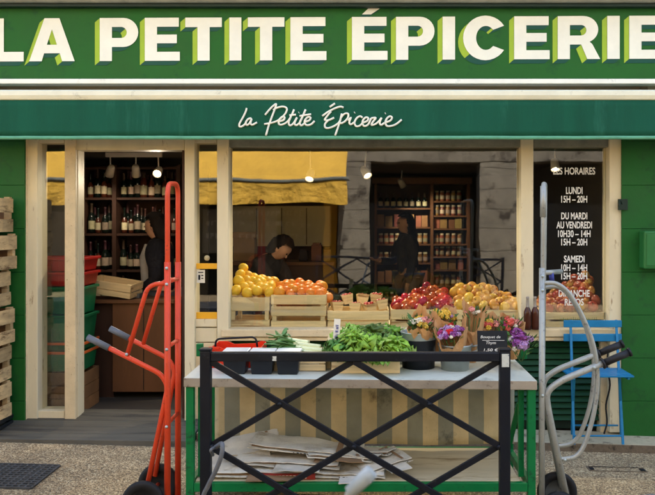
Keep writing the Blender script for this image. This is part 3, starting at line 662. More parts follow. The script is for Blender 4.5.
# crest profiles by position along the window
def crest(pts, lip):
    q = [(px_x(a, .3), Z(b, D+.30)) for a, b in pts]
    lz = Z(lip, D+.1)
    return lambda x, t: lz+(ramp(q, x)-lz)*t**.85
r = .0425
lem = fruit_proto('lemon', 'lemon', 'ripe yellow lemon in the heap left of the oranges', 'lemon', r, (1, 1, 1.1), 'lemon', 'lemons heaped in the crate')
heap(lem, surface(px_x(230), px_x(275), yf+.01, yf+.33, crest([(228, 270), (240, 269), (252, 279), (275, 284)], 294), r, 3))
r = .043
orr = fruit_proto('orange', 'orange', 'round orange in the heap between lemons and punnets', 'orange', r, (1, 1, .97), 'orange', 'oranges heaped in the crate')
heap(orr, surface(px_x(272.5), px_x(326), yf+.012, yf+.33, crest([(270, 284), (300, 284), (326, 287)], 295), r, 5))
r = .042
rap = fruit_proto('red_apple', 'apple_red', 'dark red apple in the heap right of the punnets', 'apple', r, (1, 1, .95), 'apple', 'red apples heaped in the crate')
heap(rap, surface(px_x(392), px_x(456), yf+.01, yf+.33, crest([(388, 304), (405, 301), (428, 289), (440, 294), (456, 294)], 309), r, 11))
r = .046
yap = fruit_proto('yellow_apple', 'apple_yellow', 'yellow apple in the heap beside the window post', 'apple', r, (1, 1, .95), 'apple', 'yellow apples heaped in the crate')
heap(yap, surface(px_x(455), px_x(523), yf+.01, yf+.33, crest([(450, 293), (465, 287), (490, 288), (505, 296), (522, 305)], 309), r, 13))
r = .044
map_ = fruit_proto('blushed_apple', 'apple_mix', 'blushed apple in the heap below the opening hours', 'apple', r, (1, 1, .95), 'apple', 'mixed apples heaped in the crate')
heap(map_, surface(px_x(545), px_x(608), yf+.01, yf+.40, crest([(543, 305), (560, 296), (580, 282), (600, 274), (608, 272)], 310), r, 17))
# punnets
pn = thing('berry_punnet', 'small pale veneer punnet of berries in the shallow crate', 'punnet', (0, 0, 0), 'berry punnets in the window')
g = MB(); w0, w1, hh = .034, .047, .075
for z0, z1 in ((0, .024), (.026, .050), (.052, hh)):
    f0, f1 = w0+(w1-w0)*z0/hh, w0+(w1-w0)*z1/hh
    for k in range(4):
        a = k*math.pi/2; m = Matrix.Rotation(a, 3, 'Z')
        g.add([m @ Vector(p) for p in ((-f0, -f0, z0), (f0, -f0, z0), (f1, -f1, z1), (-f1, -f1, z1), (-f0+.003, -f0+.003, z0), (f0-.003, -f0+.003, z0), (f1-.003, -f1+.003, z1), (-f1+.003, -f1+.003, z1))], [(0, 1, 2, 3), (7, 6, 5, 4), (3, 2, 6, 7)])
g.box(-w0, w0, -w0, w0, -.001, .002); g.build('basket', M['crate_wood'], pn)
g = MB(); rd = random.Random(2)
for i in range(22): g.ico((rd.uniform(-.034, .034), rd.uniform(-.034, .034), hh-.012+rd.uniform(0, .014)), .011, 1)
g.build('berries', M['red_crate'], pn)
pz = lambda py, y: Z(py, D+y)
spots = [(337, 311, .15), (355.5, 312.5, .13), (370, 312.5, .13), (382.5, 309, .15), (348.5, 303.5, .28), (362, 303.5, .28), (376, 303, .28)]
for i, (a, b, y) in enumerate(spots):
    loc = (X(a, D+y), y, pz(b, y)); rot = (R(random.uniform(-12, 4)), R(random.uniform(-14, 14)), R(random.uniform(-30, 30)))
    if i == 0: pn.location = loc; pn.rotation_euler = rot
    else: copy_tree(pn, loc, rot=rot)
struct(MB().box(px_x(328.8), px_x(387.8), yf+.05, yf+.30, SILL+.003, pz(312.5, .13)-.002).build('crate_filler', M['crate_wood'])); 
bpy.data.objects.remove(bpy.data.objects['crate_filler'])
# bottles on the sill by the post
def bottle_mesh(name, r, h, mats, parent=None, lab=True, neck=.35):
    pr = [(0, 0, 0), (r, .004, 0), (r, h*.14, 1 if lab else 0), (r, h*.42, 0), (r, h*(1-neck-.12), 0), (r*.8, h*(1-neck-.04), 0), (r*.42, h*(1-neck+.04), 2), (r*.36, h*.93, 2), (r*.42, h*.94, 2), (r*.42, h, 2), (0, h, 2)]
    return MB().lathe(pr, n=12).build(name, mats, parent)
b0 = None
for i, (a, dd) in enumerate(((527.5, 5.64), (535, 5.65), (541.5, 5.66))):
    o = bottle_mesh('juice_bottle', .029, .255, [M['bottle_brown'], M['bottle_brown'], M['clear_glass']]) if b0 is None else b0.copy()
    if b0 is None: b0 = o
    else: COL.objects.link(o)
    o.location = (X(a, dd), dd-D, Z(329.4, 5.68)+.0005)
    tag(o, ('left brown juice bottle in front of the window post', 'middle brown juice bottle on the sill behind the flowers', 'right brown juice bottle on the sill beside the silver truck')[i], 'bottle', 'juice bottles on the sill')

# stack of crates at the far left
xr_ = -2.69; zb0 = zg(-2.6)
bc = thing('plastic_crate', 'black plastic crate under the leaning wooden crate stack', 'crate', (xr_-.3, -.45, zb0))
g = MB()
for z0, z1 in ((0, .035), (.05, .075), (.09, .12)):
    g.box(xr_-.55, xr_-.02, -.50, -.488, zb0+z0, zb0+z1); g.box(xr_-.032, xr_-.02, -.487, -.17, zb0+z0, zb0+z1); g.box(xr_-.55, xr_-.538, -.487, -.17, zb0+z0, zb0+z1); g.box(xr_-.55, xr_-.02, -.169, -.157, zb0+z0, zb0+z1)
for xx in (xr_-.549, xr_-.4, xr_-.25, xr_-.06):
    g.box(xx, xx+.03, -.498, -.49, zb0, zb0+.119)
g.box(xr_-.54, xr_-.03, -.48, -.17, zb0+.003, zb0+.01); g.build('body', M['black_plastic'], bc, bevel=.004)
zc = zb0+.124; proto = None; names = ['bottom', 'second', 'third', 'fourth', 'fifth', 'sixth']
rd = random.Random(4)
for i in range(6):
    lab = '%s weathered wooden crate in the stack against the left pier' % ('lowest', 'second lowest', 'third lowest', 'fourth lowest', 'second highest', 'topmost')[i]
    if proto is None:
        proto = crate(-.5, 0, -.16, .16, 0, [(.0, .095), (.145, .25)], lab, 'crate_old', post_w=.04, group='wooden crates stacked by the pier', th=1); o = proto
    else: o = copy_tree(proto, (0, 0, 0), label=lab)
    o.location = (xr_-.25+rd.uniform(-.025, .015), -.34+rd.uniform(-.02, .02), zc); o.rotation_euler = (0, R(rd.uniform(-1.2, .6)), R(rd.uniform(-5, 3)))
    zc += .276

# ---------------------------------------------------------------- table
TA, TB = 4.0, 4.70
def tz(x): return .803-.0085*x+.0
tx0, tx1 = X(183.5, TA), X(537.3, TA)
tb = thing('market_table', 'green framed market table with pale slab and striped canvas back', 'table', ((tx0+tx1)/2, (TA+TB)/2-D, 0))
ya_, yb_ = TA-D, TB-D
g = MB()
v = [(x, y, tz(x)+dz) for x in (tx0, tx1) for (y, dz) in ((ya_, -.052), (ya_, -.002), (yb_, 0), (yb_, -.052))]
g.add(v, [(0, 1, 5, 4), (1, 2, 6, 5), (2, 3, 7, 6), (3, 0, 4, 7), (0, 3, 2, 1), (4, 5, 6, 7)], 0)
for i in (0, 4, 5): g.m[i] = 1
sb = g.build('table_top', [M['slab'], M['slab_edge']], tb, bevel=.004)
lw = .042; ze = -.053
LX = (X(185, TA), X(536.5, TA)-lw)
for xx in LX:
    for yy in (ya_+.015, yb_-.06):
        MB().box(xx, xx+lw, yy, yy+lw, .065+zg(xx), tz(xx)+ze).build('leg', M['green_metal'], tb, bevel=.003)
for xx in (LX[0]+lw+.004, LX[1]-.034): # secondary uprights
    MB().box(xx, xx+.03, ya_+.10, ya_+.13, .24, tz(xx)+ze).build('upright', M['green_metal'], tb, bevel=.003)
MB().box(LX[0]+lw+.001, LX[1]-.001, ya_+.017, ya_+.05, .188, .236).build('front_rail', M['green_metal'], tb, bevel=.003)
MB().box(LX[0]+lw+.001, LX[1]-.001, yb_-.055, yb_-.025, .19, .236).build('rear_rail', M['green_metal'], tb, bevel=.003)
for xx in LX: MB().box(xx+.005, xx+.035, ya_+.06, yb_-.062, .19, .235).build('side_rail', M['green_metal'], tb, bevel=.003)
MB().bar((LX[1]+.0, yb_-.12, .26), (LX[1]+.01, yb_-.4, .60), .03, .012).build('brace', M['green_metal'], tb)
MB().box(LX[0]+lw+.002, LX[1]-.036, ya_+.052, yb_-.058, .222, .2375).build('lower_shelf', M['shelf_wood'], tb, bevel=.003)
g = MB(); nx = 60; v = []; xa, xb = X(214, TB-.1), X(515, TB-.1)
for i in range(nx+1):
    x = xa+(xb-xa)*i/nx
    for j in range(9):
        t = j/8; w = .022*math.sin(x*7+t*2)*t+.010*math.sin(x*19+t*5)+.012*mnoise.noise(Vector((x*6, t*4, 1.3)))
        v.append((x, yb_-.08+w*.6, tz(x)-.055-(tz(x)-.055-.265)*t))
g.add(v, [(i*9+j, i*9+9+j, i*9+10+j, i*9+1+j) for i in range(nx) for j in range(8)], 0, True)
g.build('canvas_panel', M['stripe'], tb).modifiers.new('solid', 'SOLIDIFY').thickness = .004
for xx in LX:
    for yy in (ya_+.036, yb_-.04):
        MB().lathe([(0, -.012), (.03, -.012), (.033, -.006), (.033, .006), (.03, .012), (0, .012)], (xx+.021, yy, zg(xx)+.033), 14, M=Matrix.Rotation(R(90), 3, 'X')).box(xx+.006, xx+.036, yy-.018, yy+.018, zg(xx)+.055, zg(xx)+.066).build('caster', M['rubber'], tb)
for a in (200, 523.5):
    x = X(a, 4.64); MB().box(x-.019, x+.019, 4.62-D, 4.66-D, tz(x)+.0005, Z(343.5, 4.64)).build('corner_upright', M['green_metal'], tb, bevel=.003)
# flattened cardboard on the shelf
def warp(w, d, z0, th, seed, amp, m=0, g=None, x0=0, y0=0):
    """one crumpled board w x d with real thickness"""
    g = g or MB(); nu, nv = 22, 9; top = []; rd = random.Random(seed); ph = rd.uniform(0, 9)
    fold = rd.uniform(-.3, .3)*w
    for i in range(nu):
        for j in range(nv):
            x = x0+(i/(nu-1)-.5)*w; y = y0+(j/(nv-1)-.5)*d
            z = z0+amp*(mnoise.noise(Vector((x*5+ph, y*7, seed)))+.4*mnoise.noise(Vector((x*16+ph, y*20, seed))))+abs(x-fold)*amp*1.1*(1 if seed % 2 else .3)
            top.append(Vector((x+.004*mnoise.noise(Vector((y*30, seed, 0))), y+.006*mnoise.noise(Vector((x*26, seed, 3))), max(z, z0*.2))))
    v = top+[p+Vector((0, 0, -th)) for p in top]; n = nu*nv
    f = [(i*nv+j, (i+1)*nv+j, (i+1)*nv+j+1, i*nv+j+1) for i in range(nu-1) for j in range(nv-1)]
    f += [tuple(a+n for a in q[::-1]) for q in f]
    for i in range(nu-1): f += [(i*nv, n+i*nv, n+(i+1)*nv, (i+1)*nv), (i*nv+nv-1, (i+1)*nv+nv-1, n+(i+1)*nv+nv-1, n+i*nv+nv-1)]
    for j in range(nv-1): f += [(j, j+1, n+j+1, n+j), ((nu-1)*nv+j, n+(nu-1)*nv+j, n+(nu-1)*nv+j+1, (nu-1)*nv+j+1)]
    return g.add(v, f, m)
def sheetbox(label, x, y, z, w, dpt, h, rz, ry, mat='cardboard', rx=0, flap=True):
    t = thing('flattened_box', label, 'cardboard', (0, 0, 0), 'flattened boxes on the lower shelf'); sd = int(w*997+h*99)
    warp(w, dpt, h*.42, .005, sd, .006).build('lower_panel', M[mat], t)
    warp(w*.97, dpt*.96, h*1.0, .005, sd+1, .011).build('upper_panel', M[mat], t)
    MB().box(-w/2+.02, w/2-.02, -dpt/2+.03, dpt/2-.01, h*.15, h*.6).build('core', M['cardboard_in'], t)
    if flap: warp(w*.42, .11, h*.55, .004, sd+2, .012, x0=w*.12, y0=-dpt/2-.03).build('flap', M['cardboard_in' if sd % 3 == 0 else mat], t)
    MB().box(w*.26, w*.31, -dpt/2-.003, dpt/2-.02, h*1.0+.012, h*1.0+.0135).build('tape', M['cardboard_in'], t)
    g = MB(); r = random.Random(int(w*1000)); u = -w*.1
    for k in range(8): g.box(u, u+r.uniform(.006, .014), -dpt/2-.004, -dpt/2-.002, h*.36, h*.5); u += .02
    g.build('print', M['board_black'], t)
    t.location = (x, y, z); t.rotation_euler = (R(rx), R(ry), R(rz)); return t
sy = ya_+.25
sheetbox('long grey flattened box lying lowest at the left of the shelf', -.62, sy-.02, .2395, .62, .32, .035, 2, 0)
sheetbox('pale flattened box lying lowest under the middle crossing bars', -.12, sy-.04, .2395, .42, .30, .03, -3, 0)
sheetbox('wide grey flattened box resting second in the pile', -.46, sy-.0, .281, .60, .28, .034, -4, 1.5)
sheetbox('topmost grey flattened box sloping down to the right', -.36, sy+.03, .338, .66, .24, .03, -3, 5.5, flap=False)
sheetbox('brown sided flattened box leaning against the canvas at the left', -.70, sy+.10, .33, .34, .2, .03, 8, -6, rx=16)
sheetbox('narrow torn flattened box crossing over the pile near the front', -.18, sy-.06, .315, .36, .13, .02, 9, 7, rx=-8)
sheetbox('small white flattened box on top of the right end', .02, sy+.06, .31, .24, .16, .02, -22, -4, rx=-6)
sheetbox('short flattened box propped at the right end of the pile', .06, sy-.02, .276, .30, .24, .026, 24, -9)
rb = thing('fruit_carton', 'red printed carton with torn opening in the cardboard pile', 'carton', (-.52, ya_+.14, .2395))
MB().box(-.62, -.30, ya_+.062, ya_+.088, .2395, .268).build('body', M['cardboard_red'], rb, bevel=.002)
g = MB()
for k in range(11): g.box(-.56+k*.02, -.548+k*.02, ya_+.0605, ya_+.0618, .246, .262)
g.build('print', M['chalk'], rb)

# red tray, tubs
def onT(px, d): return X(px, d)
rt = thing('red_tray', 'bright red plastic tray with wire handle on the table', 'tray', (X(236, 4.38), 4.38-D, tz(-.8)))
xa, xb = X(211, 4.3), X(262, 4.3); y0, y1 = 4.27-D, 4.5-D; zt0 = tz(xa)+.0
g = MB()
prof_ = [(xa, zt0), (xb, zt0), (xb, zt0+.115), (xb-.03, zt0+.12), (xb-.07, zt0+.105), (xa+.10, zt0+.10), (xa+.06, zt0+.118), (xa, zt0+.118)]
g.prism(prof_, y0, y0+.006); g.prism(prof_, y1-.006, y1)
for xx in (xa, xb-.006): g.box(xx, xx+.006, y0+.0061, y1-.0061, zt0, zt0+.115)
g.box(xa+.0061, xb-.0061, y0+.0061, y1-.0061, zt0+.001, zt0+.006)
g.box(xa-.006, xa+.055, y0-.010, y0-.0002, zt0+.106, zt0+.122); g.box(xb-.05, xb+.006, y0-.010, y0-.0002, zt0+.104, zt0+.12)
g.build('tray_body', M['red_plastic'], rt, bevel=.002)
MB().tube(rpath([P(215.5, 352, 4.36), P(215.5, 339, 4.36), P(256, 337, 4.36), P(258, 352, 4.36)], .03), .006, 8).build('handle', M['black_steel'], rt)
for i, (a, b) in enumerate(((222, 246.5), (249, 273.5), (275.5, 299.5))):
    d = 4.09; x0, x1 = X(a, d), X(b, d); z0 = tz(x0)-.001
    t = thing('black_tub', ('leftmost of the black plastic tubs along the table front', 'middle black plastic tub along the table front', 'rightmost black plastic tub along the table front')[i], 'tub', ((x0+x1)/2, d-D+.07, z0), 'black tubs at the table front')
    g = MB(); q = .012
    o_ = [(x0+q, d-D+q), (x1-q, d-D+q), (x1-q, d-D+.14-q), (x0+q, d-D+.14-q)]; p_ = [(x0, d-D), (x1, d-D), (x1, d-D+.14), (x0, d-D+.14)]
    g.add([(*c, z0) for c in o_]+[(*c, z0+.112) for c in p_], [(0, 1, 2, 3), (0, 1, 5, 4), (1, 2, 6, 5), (2, 3, 7, 6), (3, 0, 4, 7)]); g.build('tub_body', M['black_plastic'], t, bevel=.004)
    MB().box(x0-.003, x1+.003, d-D-.003, d-D+.143, z0+.1125, z0+.126).build('lid', M['white_plastic'], t, bevel=.004)

# leeks
def leek(p0, p1, p2, p3, label):
    t = thing('leek', label, 'leek', p0, 'leeks on the table')
    path = spline([p0, p1, p2], 6); n = len(path)
    MB().tube(path, [.016+.002*i/n for i in range(n)], 8).build('stalk', M['leek_white'], t)
    g = MB()
    for k in range(5):
        e = p3+Vector((random.uniform(-.03, .08), random.uniform(-.07, .07), random.uniform(-.035, .03)))
        mid = p2+(e-p2)*.5+Vector((0, random.uniform(-.03, .03), random.uniform(-.005, .03)))
        sp = spline([path[-4], p2+Vector((0, .012*(k-2), .006*(k % 3-1))), mid, e], 5); v = []; m = len(sp)
        for i, q in enumerate(sp):
            u = i/(m-1); w = .016*(1-u**3)+.002; t_ = (sp[min(i+1, m-1)]-sp[max(0, i-1)]).normalized(); sd = t_.cross(Vector((0, .5*math.sin(k*2+p0.y*40), 1))).normalized()
            v += [q-sd*w+Vector((0, 0, .007)), q, q+sd*w+Vector((0, 0, .007))]
        g.add(v, [(i*3+j, i*3+3+j, i*3+4+j, i*3+1+j) for i in range(m-1) for j in range(2)], 0, True)
    g.build('leaves', M['leek_green'], t).modifiers.new('solid', 'SOLIDIFY').thickness = .0015
    return t
pos = ['lying leftmost with blue green leaves raised', 'lying second with pale stalk showing', 'lying in the middle of the row', 'lying near the front edge', 'lying behind with bent leaves', 'lying rightmost beside the lettuces']
for i in range(8):
    x0 = X(325-i*3, 4.3); y = 4.24-D+i*.035; z = tz(x0)+.085+.014*(i % 3)+.002*i
    leek(Vector((x0+random.uniform(-.02, .02), y, z)), Vector((x0-.09, y+.01, z+.008)), Vector((x0-.15, y+.02, z+.014)), Vector((X(262+(i*5) % 22, 4.35), y+.04*math.sin(i*2), z+.012+.012*(i % 4))),
         'leek %s' % ('lying nearest the barrier on the table', 'second nearest the barrier in the leek row', 'third nearest the barrier in the leek row', 'fourth from the barrier in the leek row', 'fifth from the barrier in the leek row', 'sixth from the barrier in the leek row', 'second farthest from the barrier in the leek row', 'farthest from the barrier in the leek row')[i])
ct = thing('carrot', 'single orange carrot lying in front of the leeks', 'carrot', P(313, 357, 4.2))
MB().tube([P(304, 358.5, 4.19), P(312, 357, 4.2), P(320, 356, 4.2)], [.004, .012, .016], 8).build('root', M['carrot'], ct)
MB().tube([P(320, 356, 4.2), P(324, 354, 4.22)], [.006, .003], 6).build('top', M['leek_green'], ct)
crate(X(271, 4.2), X(325.5, 4.2), 4.2-D, 4.53-D, tz(-.4)+.001, [(0, .035), (.042, .078)], 'low wooden crate holding the leeks on the table')
# lettuces
def ruff(g, base_, dirv, L, w, seed, m=0, curl=.35):
    rd = random.Random(seed); d = dirv.normalized(); up = Vector((0, 0, 1)); s = d.cross(up).normalized(); nrm = s.cross(d)
    nu, nv = 11, 17; v = []
    for i in range(nu):
        u = i/(nu-1)
        for j in range(nv):
            q = (j/(nv-1)-.5)*2
            ww = w*(.3+.95*math.sin(min(1, u*1.05)*math.pi*.6))*(1+.10*math.sin(i*2.2+seed)); fr = (abs(q)**3*.8+u**4*.9)
            wav = fr*.015*(math.sin(j*2.2+seed)+math.sin(i*2.3+seed*2+(j > 8)*2))+fr*rd.uniform(-.014, .014)
            p = base_+d*L*u*(1-.12*q*q)+s*q*ww+nrm*(wav-curl*L*u*u*.6+.35*w*q*q)
            v.append(p)
    g.add(v, [(i*nv+j, i*nv+j+1, (i+1)*nv+j+1, (i+1)*nv+j) for i in range(nu-1) for j in range(nv-1)], m, True)
def lettuce(name, label, mat, seed):
    t = thing(name, label, 'lettuce', (0, 0, 0), 'lettuces heaped on the table'); rd = random.Random(seed)
    for ring, (n, el, L, w) in enumerate(((8, 14, .145, .085), (8, 40, .135, .078), (6, 68, .12, .064))):
        g = MB()
        for k in range(n):
            a = 2*math.pi*(k+rd.uniform(-.3, .3))/n+ring*.4; e = R(el+rd.uniform(-10, 10))
            ruff(g, Vector((0, 0, .012)), Vector((math.cos(a)*math.cos(e), math.sin(a)*math.cos(e), math.sin(e))), L*rd.uniform(.85, 1.15), w*rd.uniform(.85, 1.2), seed*31+ring*10+k, curl=.35 if ring < 2 else .15)
        g.build(('outer_leaves', 'middle_leaves', 'heart_leaves')[ring], M[mat], t).modifiers.new('solid', 'SOLIDIFY').thickness = .0012
    return t
for i, (a, d, dz, mat, sc, lab, sd) in enumerate(((349, 4.25, 0, 'leaf_dark', .85, 'dark curly lettuce at the left of the salad heap', 1), (362, 4.22, .01, 'leaf', .95, 'bright green lettuce in the middle front of the heap', 2), (388, 4.22, 0, 'leaf', .85, 'light green lettuce at the right front beside the black bucket', 3),
        (376, 4.36, .035, 'leaf_dark', .9, 'dark frilly lettuce behind the two bright ones', 4), (357, 4.44, .05, 'leaf', .8, 'pale lettuce at the back left below the price tag', 5), (389, 4.44, .03, 'leaf', .85, 'green lettuce at the back right of the heap', 6))):
    o = lettuce('lettuce', lab, mat, sd); o.location = (X(a, d), d-D, tz(X(a, d))+dz+.07); o.scale = (sc*1.12,)*3; o.rotation_euler = (R(8*math.sin(sd)), R(6*math.cos(sd*2)), sd)
lc = thing('salad_box', 'low wooden box end standing left of the lettuces', 'box', (X(329, 4.3), 4.3-D, tz(-.2)))
MB().box(X(326.5, 4.28), X(331, 4.28), 4.28-D, 4.55-D, tz(-.2), Z(341, 4.28)).build('end_board', M['crate_wood'], lc, bevel=.002)
MB().box(X(331.5, 4.5), X(402, 4.5), 4.56-D, 4.568-D, tz(-.2), tz(-.2)+.07).build('rear_board', M['crate_wood'], lc, bevel=.002)
MB().box(X(331.5, 4.15), X(400, 4.15), 4.15-D, 4.157-D, tz(.0), tz(.0)+.065).build('front_board', M['crate_wood'], lc, bevel=.002)
MB().box(X(331.5, 4.15), X(400, 4.15), 4.158-D, 4.559-D, tz(.0)+.04, tz(.0)+.046).build('bottom', M['crate_wood'], lc)
pt_ = thing('price_tag', 'tilted white price tag with blue writing stuck in the lettuce', 'price tag', P(335, 347, 4.26))
a_, b_ = P(335.5, 348, 4.26), P(337.5, 319, 4.26)
MB().bar(a_, b_, .037, .002, up=Vector((0, 1, 0))).build('card', M['white_plastic'], pt_)
MB().bar(a_+Vector((-.004, .004, -.05)), a_+Vector((0, .004, .06)), .006, .004).build('stick', M['crate_wood'], pt_)
g = MB(); ax = (b_-a_); s_ = Vector((1, 0, -.07)).normalized()
for k in range(7):
    c = a_+ax*(.14+.105*k)+Vector((0, -.0022, 0)); q = [Vector(c)+s_*(.0095 if j % 2 else -.0085+.004*(k % 2))+ax*(.022*j-.02) for j in range(3+k % 3)]; g.tube(spline(q, 4), .0014, 5)
g.build('writing', M['ink'], pt_)

# buckets
bb = thing('black_bucket', 'black bucket with shiny rim holding kraft bouquets', 'bucket', (X(418.5, 4.35), 4.35-D, tz(.3)))
c = Vector(bb.location); rr_ = 17.4*4.35/F
MB().lathe([(0, 0), (rr_*.93, 0), (rr_*1.0, .164), (rr_*1.0, .167)], c, 32).build('body', M['black_plastic'], bb)
MB().lathe([(rr_*1.004, .166), (rr_*1.015, .169), (rr_*1.02, .202), (rr_*1.045, .204), (rr_*1.045, .210), (rr_*.96, .210), (rr_*.86, .02), (0, .02)], c, 32).build('rim', M['zinc'], bb)
zk = thing('zinc_bucket', 'small pale zinc bucket with side ear holding a purple bouquet', 'bucket', (X(455, 4.30), 4.30-D, tz(.5)))
c = Vector(zk.location); rr_ = 17*4.3/F
MB().lathe([(0, 0), (rr_*.80, 0), (rr_*.98, .136), (rr_*1.03, .138), (rr_*1.03, .146), (rr_*.95, .146), (rr_*.72, .01), (0, .01)], c, 32).build('body', M['zinc'], zk)
MB().tube(rpath([c+Vector((rr_*.95, 0, .128)), c+Vector((rr_*1.38, 0, .138)), c+Vector((rr_*1.3, 0, .105)), c+Vector((rr_*.92, 0, .095))], .01), .005, 6).build('ear', M['zinc'], zk)

# bouquets
def blossom(g, c, r, n, m, rd, up=Vector((0, 0, 1))):
    for k in range(n):
        a = rd.uniform(0, 6.28); e = math.acos(rd.uniform(-.15, 1)); d = Vector((math.sin(e)*math.cos(a), math.sin(e)*math.sin(a), math.cos(e)))
        p = c+d*r*rd.uniform(.75, 1.05); s = d.orthogonal().normalized(); s = Matrix.Rotation(rd.uniform(0, 6.28), 3, d) @ s; t = d.cross(s); q = r*rd.uniform(.24, .42)
        n1 = d*q*.5
        g.add([p-s*q+n1*.4, p-t*q*.8, p+s*q+n1*.4, p+t*q*.8, p-d*q*.4], [(0, 1, 4), (1, 2, 4), (2, 3, 4), (3, 0, 4)], m, False)
    g.ico(c, r*.78, 1, m)
def bouquet(label, foot, top, rt_, flowers, seed, wrap=True, leaves=26, open_=.9, hgt=1.0):
    rd = random.Random(seed); foot = Vector(foot); top = Vector(top); ax = (top-foot); L = ax.length; ax = ax.normalized()
    t = thing('flower_bouquet' if wrap else 'flower_bunch', label, 'flowers', foot, 'bouquets on the table')
    s = ax.cross(Vector((0, 1, 0))).normalized(); w = s.cross(ax).normalized()
    if wrap:
        g = MB(); nu, nv = 26, 7; v = []
        for j in range(nv):
            u = j/(nv-1)
            for i in range(nu):
                a = 2*math.pi*i/nu
                r = (.034+(rt_-.034)*u**.8)*(1+.14*u*math.sin(a*3+seed)+.09*u*math.sin(a*7+seed*2+u*3))+(.3+u)*rd.uniform(-.005, .005)
                ln = L*u*(1+rd.uniform(-.05, .05)*(j > nv-3))*(1+open_*.28*u*(math.sin(a+1.1)*-.0+.5*math.cos(2*a+seed)+.55*math.sin(a)))
                v.append(foot+ax*ln+s*r*math.cos(a)+w*r*math.sin(a))
        g.add(v, [(j*nu+i, j*nu+(i+1) % nu, (j+1)*nu+(i+1) % nu, (j+1)*nu+i) for j in range(nv-1) for i in range(nu)], 0, False)
        g.build('paper_wrap', M['kraft'], t).modifiers.new('solid', 'SOLIDIFY').thickness = .001
    g = MB()
    for k in range(leaves):
        a = rd.uniform(0, 6.28); q = rt_*rd.uniform(.2, .95); p = foot+ax*L*rd.uniform(.8, 1.02)+s*q*math.cos(a)+w*q*math.sin(a)
        d = (ax+s*math.cos(a)*.8+w*math.sin(a)*.8+Vector((rd.uniform(-.4, .4), rd.uniform(-.4, .4), rd.uniform(-.2, .3)))).normalized(); b = d.orthogonal().normalized(); l = rd.uniform(.03, .055)
        g.add([p, p+d*l*.5+b*l*.2, p+d*l, p+d*l*.5-b*l*.2], [(0, 1, 2), (0, 2, 3)], 0)
    for k in range(7):
        a = k*.9; g.tube([foot+s*.01*math.cos(a)+w*.01*math.sin(a), foot+ax*L*.9+s*rt_*.6*math.cos(a)+w*rt_*.6*math.sin(a)], .0022, 5)
    g.build('foliage', M['foliage'], t)
    if wrap: flowers = flowers+[(m_, r_*.7) for m_, r_ in flowers[::-1]]
    for k, (mat, r) in enumerate(flowers):
        n = len(flowers); a = k*2.4+seed; q = rt_*.82*math.sqrt((k+.4)/n); p = foot+ax*L*(.98+.06*(1-q/rt_)+rd.uniform(-.03, .04))+s*q*math.cos(a)+w*q*math.sin(a)
        g = MB(); blossom(g, p, r*1.2, 44, 0, rd, ax); g.build('flower', M['fl_'+mat], t)
    return t
def bp_(px, py, d): return P(px, py, d)
def bq(label, fx, d0, tx, ty, d1, rpx, fl, seed, zoff=.03, **k):
    f = Vector((X(fx, d0), d0-D, tz(X(fx, d0))+zoff)); return bouquet(label, f, P(tx, ty+4.5, d1), rpx*d1/F, fl, seed, **k)
bq('kraft wrapped bouquet of yellow and pink flowers leaning left in the black bucket', 419, 4.37, 421, 318, 4.28, 13, [('pink', .022), ('white', .018), ('yellow', .02), ('yellow', .014), ('white', .015), ('pink', .014), ('yellow', .016)], 3, leaves=50)
bq('kraft wrapped bouquet of yellow flowers between the two buckets', 430, 4.42, 444, 311, 4.40, 13, [('yellow', .024), ('yellow', .022), ('yellow', .018), ('white', .018), ('yellow', .02), ('lilac', .014)], 8, leaves=24)
bq('kraft wrapped bouquet of purple and red flowers in the zinc bucket', 456, 4.30, 450, 328, 4.22, 16, [('red', .024), ('lilac', .022), ('purple', .020), ('lilac', .02), ('white', .014), ('purple', .018), ('magenta', .018), ('lilac', .02), ('purple', .016)], 5, leaves=24)
bq('tall plain kraft paper bouquet right of the zinc bucket', 470, 4.36, 474, 308, 4.36, 12, [('pink', .016), ('white', .014)], 12, leaves=14, open_=1.3)
bq('kraft wrapped bouquet of orange flowers behind the chalkboard', 487, 4.5, 489, 320, 4.46, 14, [('yellow', .022), ('coral', .018), ('yellow', .02), ('pink', .018), ('coral', .016)], 21, leaves=30)
bq('kraft wrapped bouquet of coral flowers above the purple blooms', 512, 4.52, 511, 320, 4.46, 13, [('coral', .026), ('coral', .022), ('pink', .02), ('magenta', .016), ('white', .016)], 30, leaves=34)
bq('bunch of purple and cream flowers with dark leaves at the right end', 521, 4.42, 520, 338, 4.34, 16, [('purple', .036), ('purple', .034), ('lilac', .03), ('white', .02), ('lilac', .02), ('white', .014), ('purple', .03)], 6, wrap=False, leaves=110)

# chalkboard
cbd = thing('chalkboard', 'small black chalkboard with white handwriting leaning before the bouquets', 'chalkboard', P(493, 357, 4.2))
d1 = 4.2; tilt = Matrix.Translation(P(493, 361, d1)) @ Matrix.Rotation(R(-10), 4, 'X')
wb, hb = 30*d1/F, 30*d1/F
MB().box(-wb/2, wb/2, 0, .008, 0, hb, 0, tilt).build('board', M['board_black'], cbd, bevel=.002)
g = MB()
for s, zf, wf, hf in (('Bouquet de', .78, .66, .12), ('Thym', .585, .34, .12), ('1,50 €', .36, .46, .11)):
    v, f = text_mesh(s, wb*wf, hb*hf, -.01, hb*zf, -.0015, .0); g.add([tilt @ Vector(((p[0]+(p[2]-hb*zf)*.25), p[1], p[2])) for p in v], f)
g.add([tilt @ Vector(p) for p in ((-wb*.34, -.0015, hb*.675), (wb*.40, -.0015, hb*.67), (wb*.40, -.0015, hb*.683), (-wb*.34, -.0015, hb*.688))], [(0, 1, 2, 3)])
g.build('handwriting', M['chalk'], cbd, fix=False)

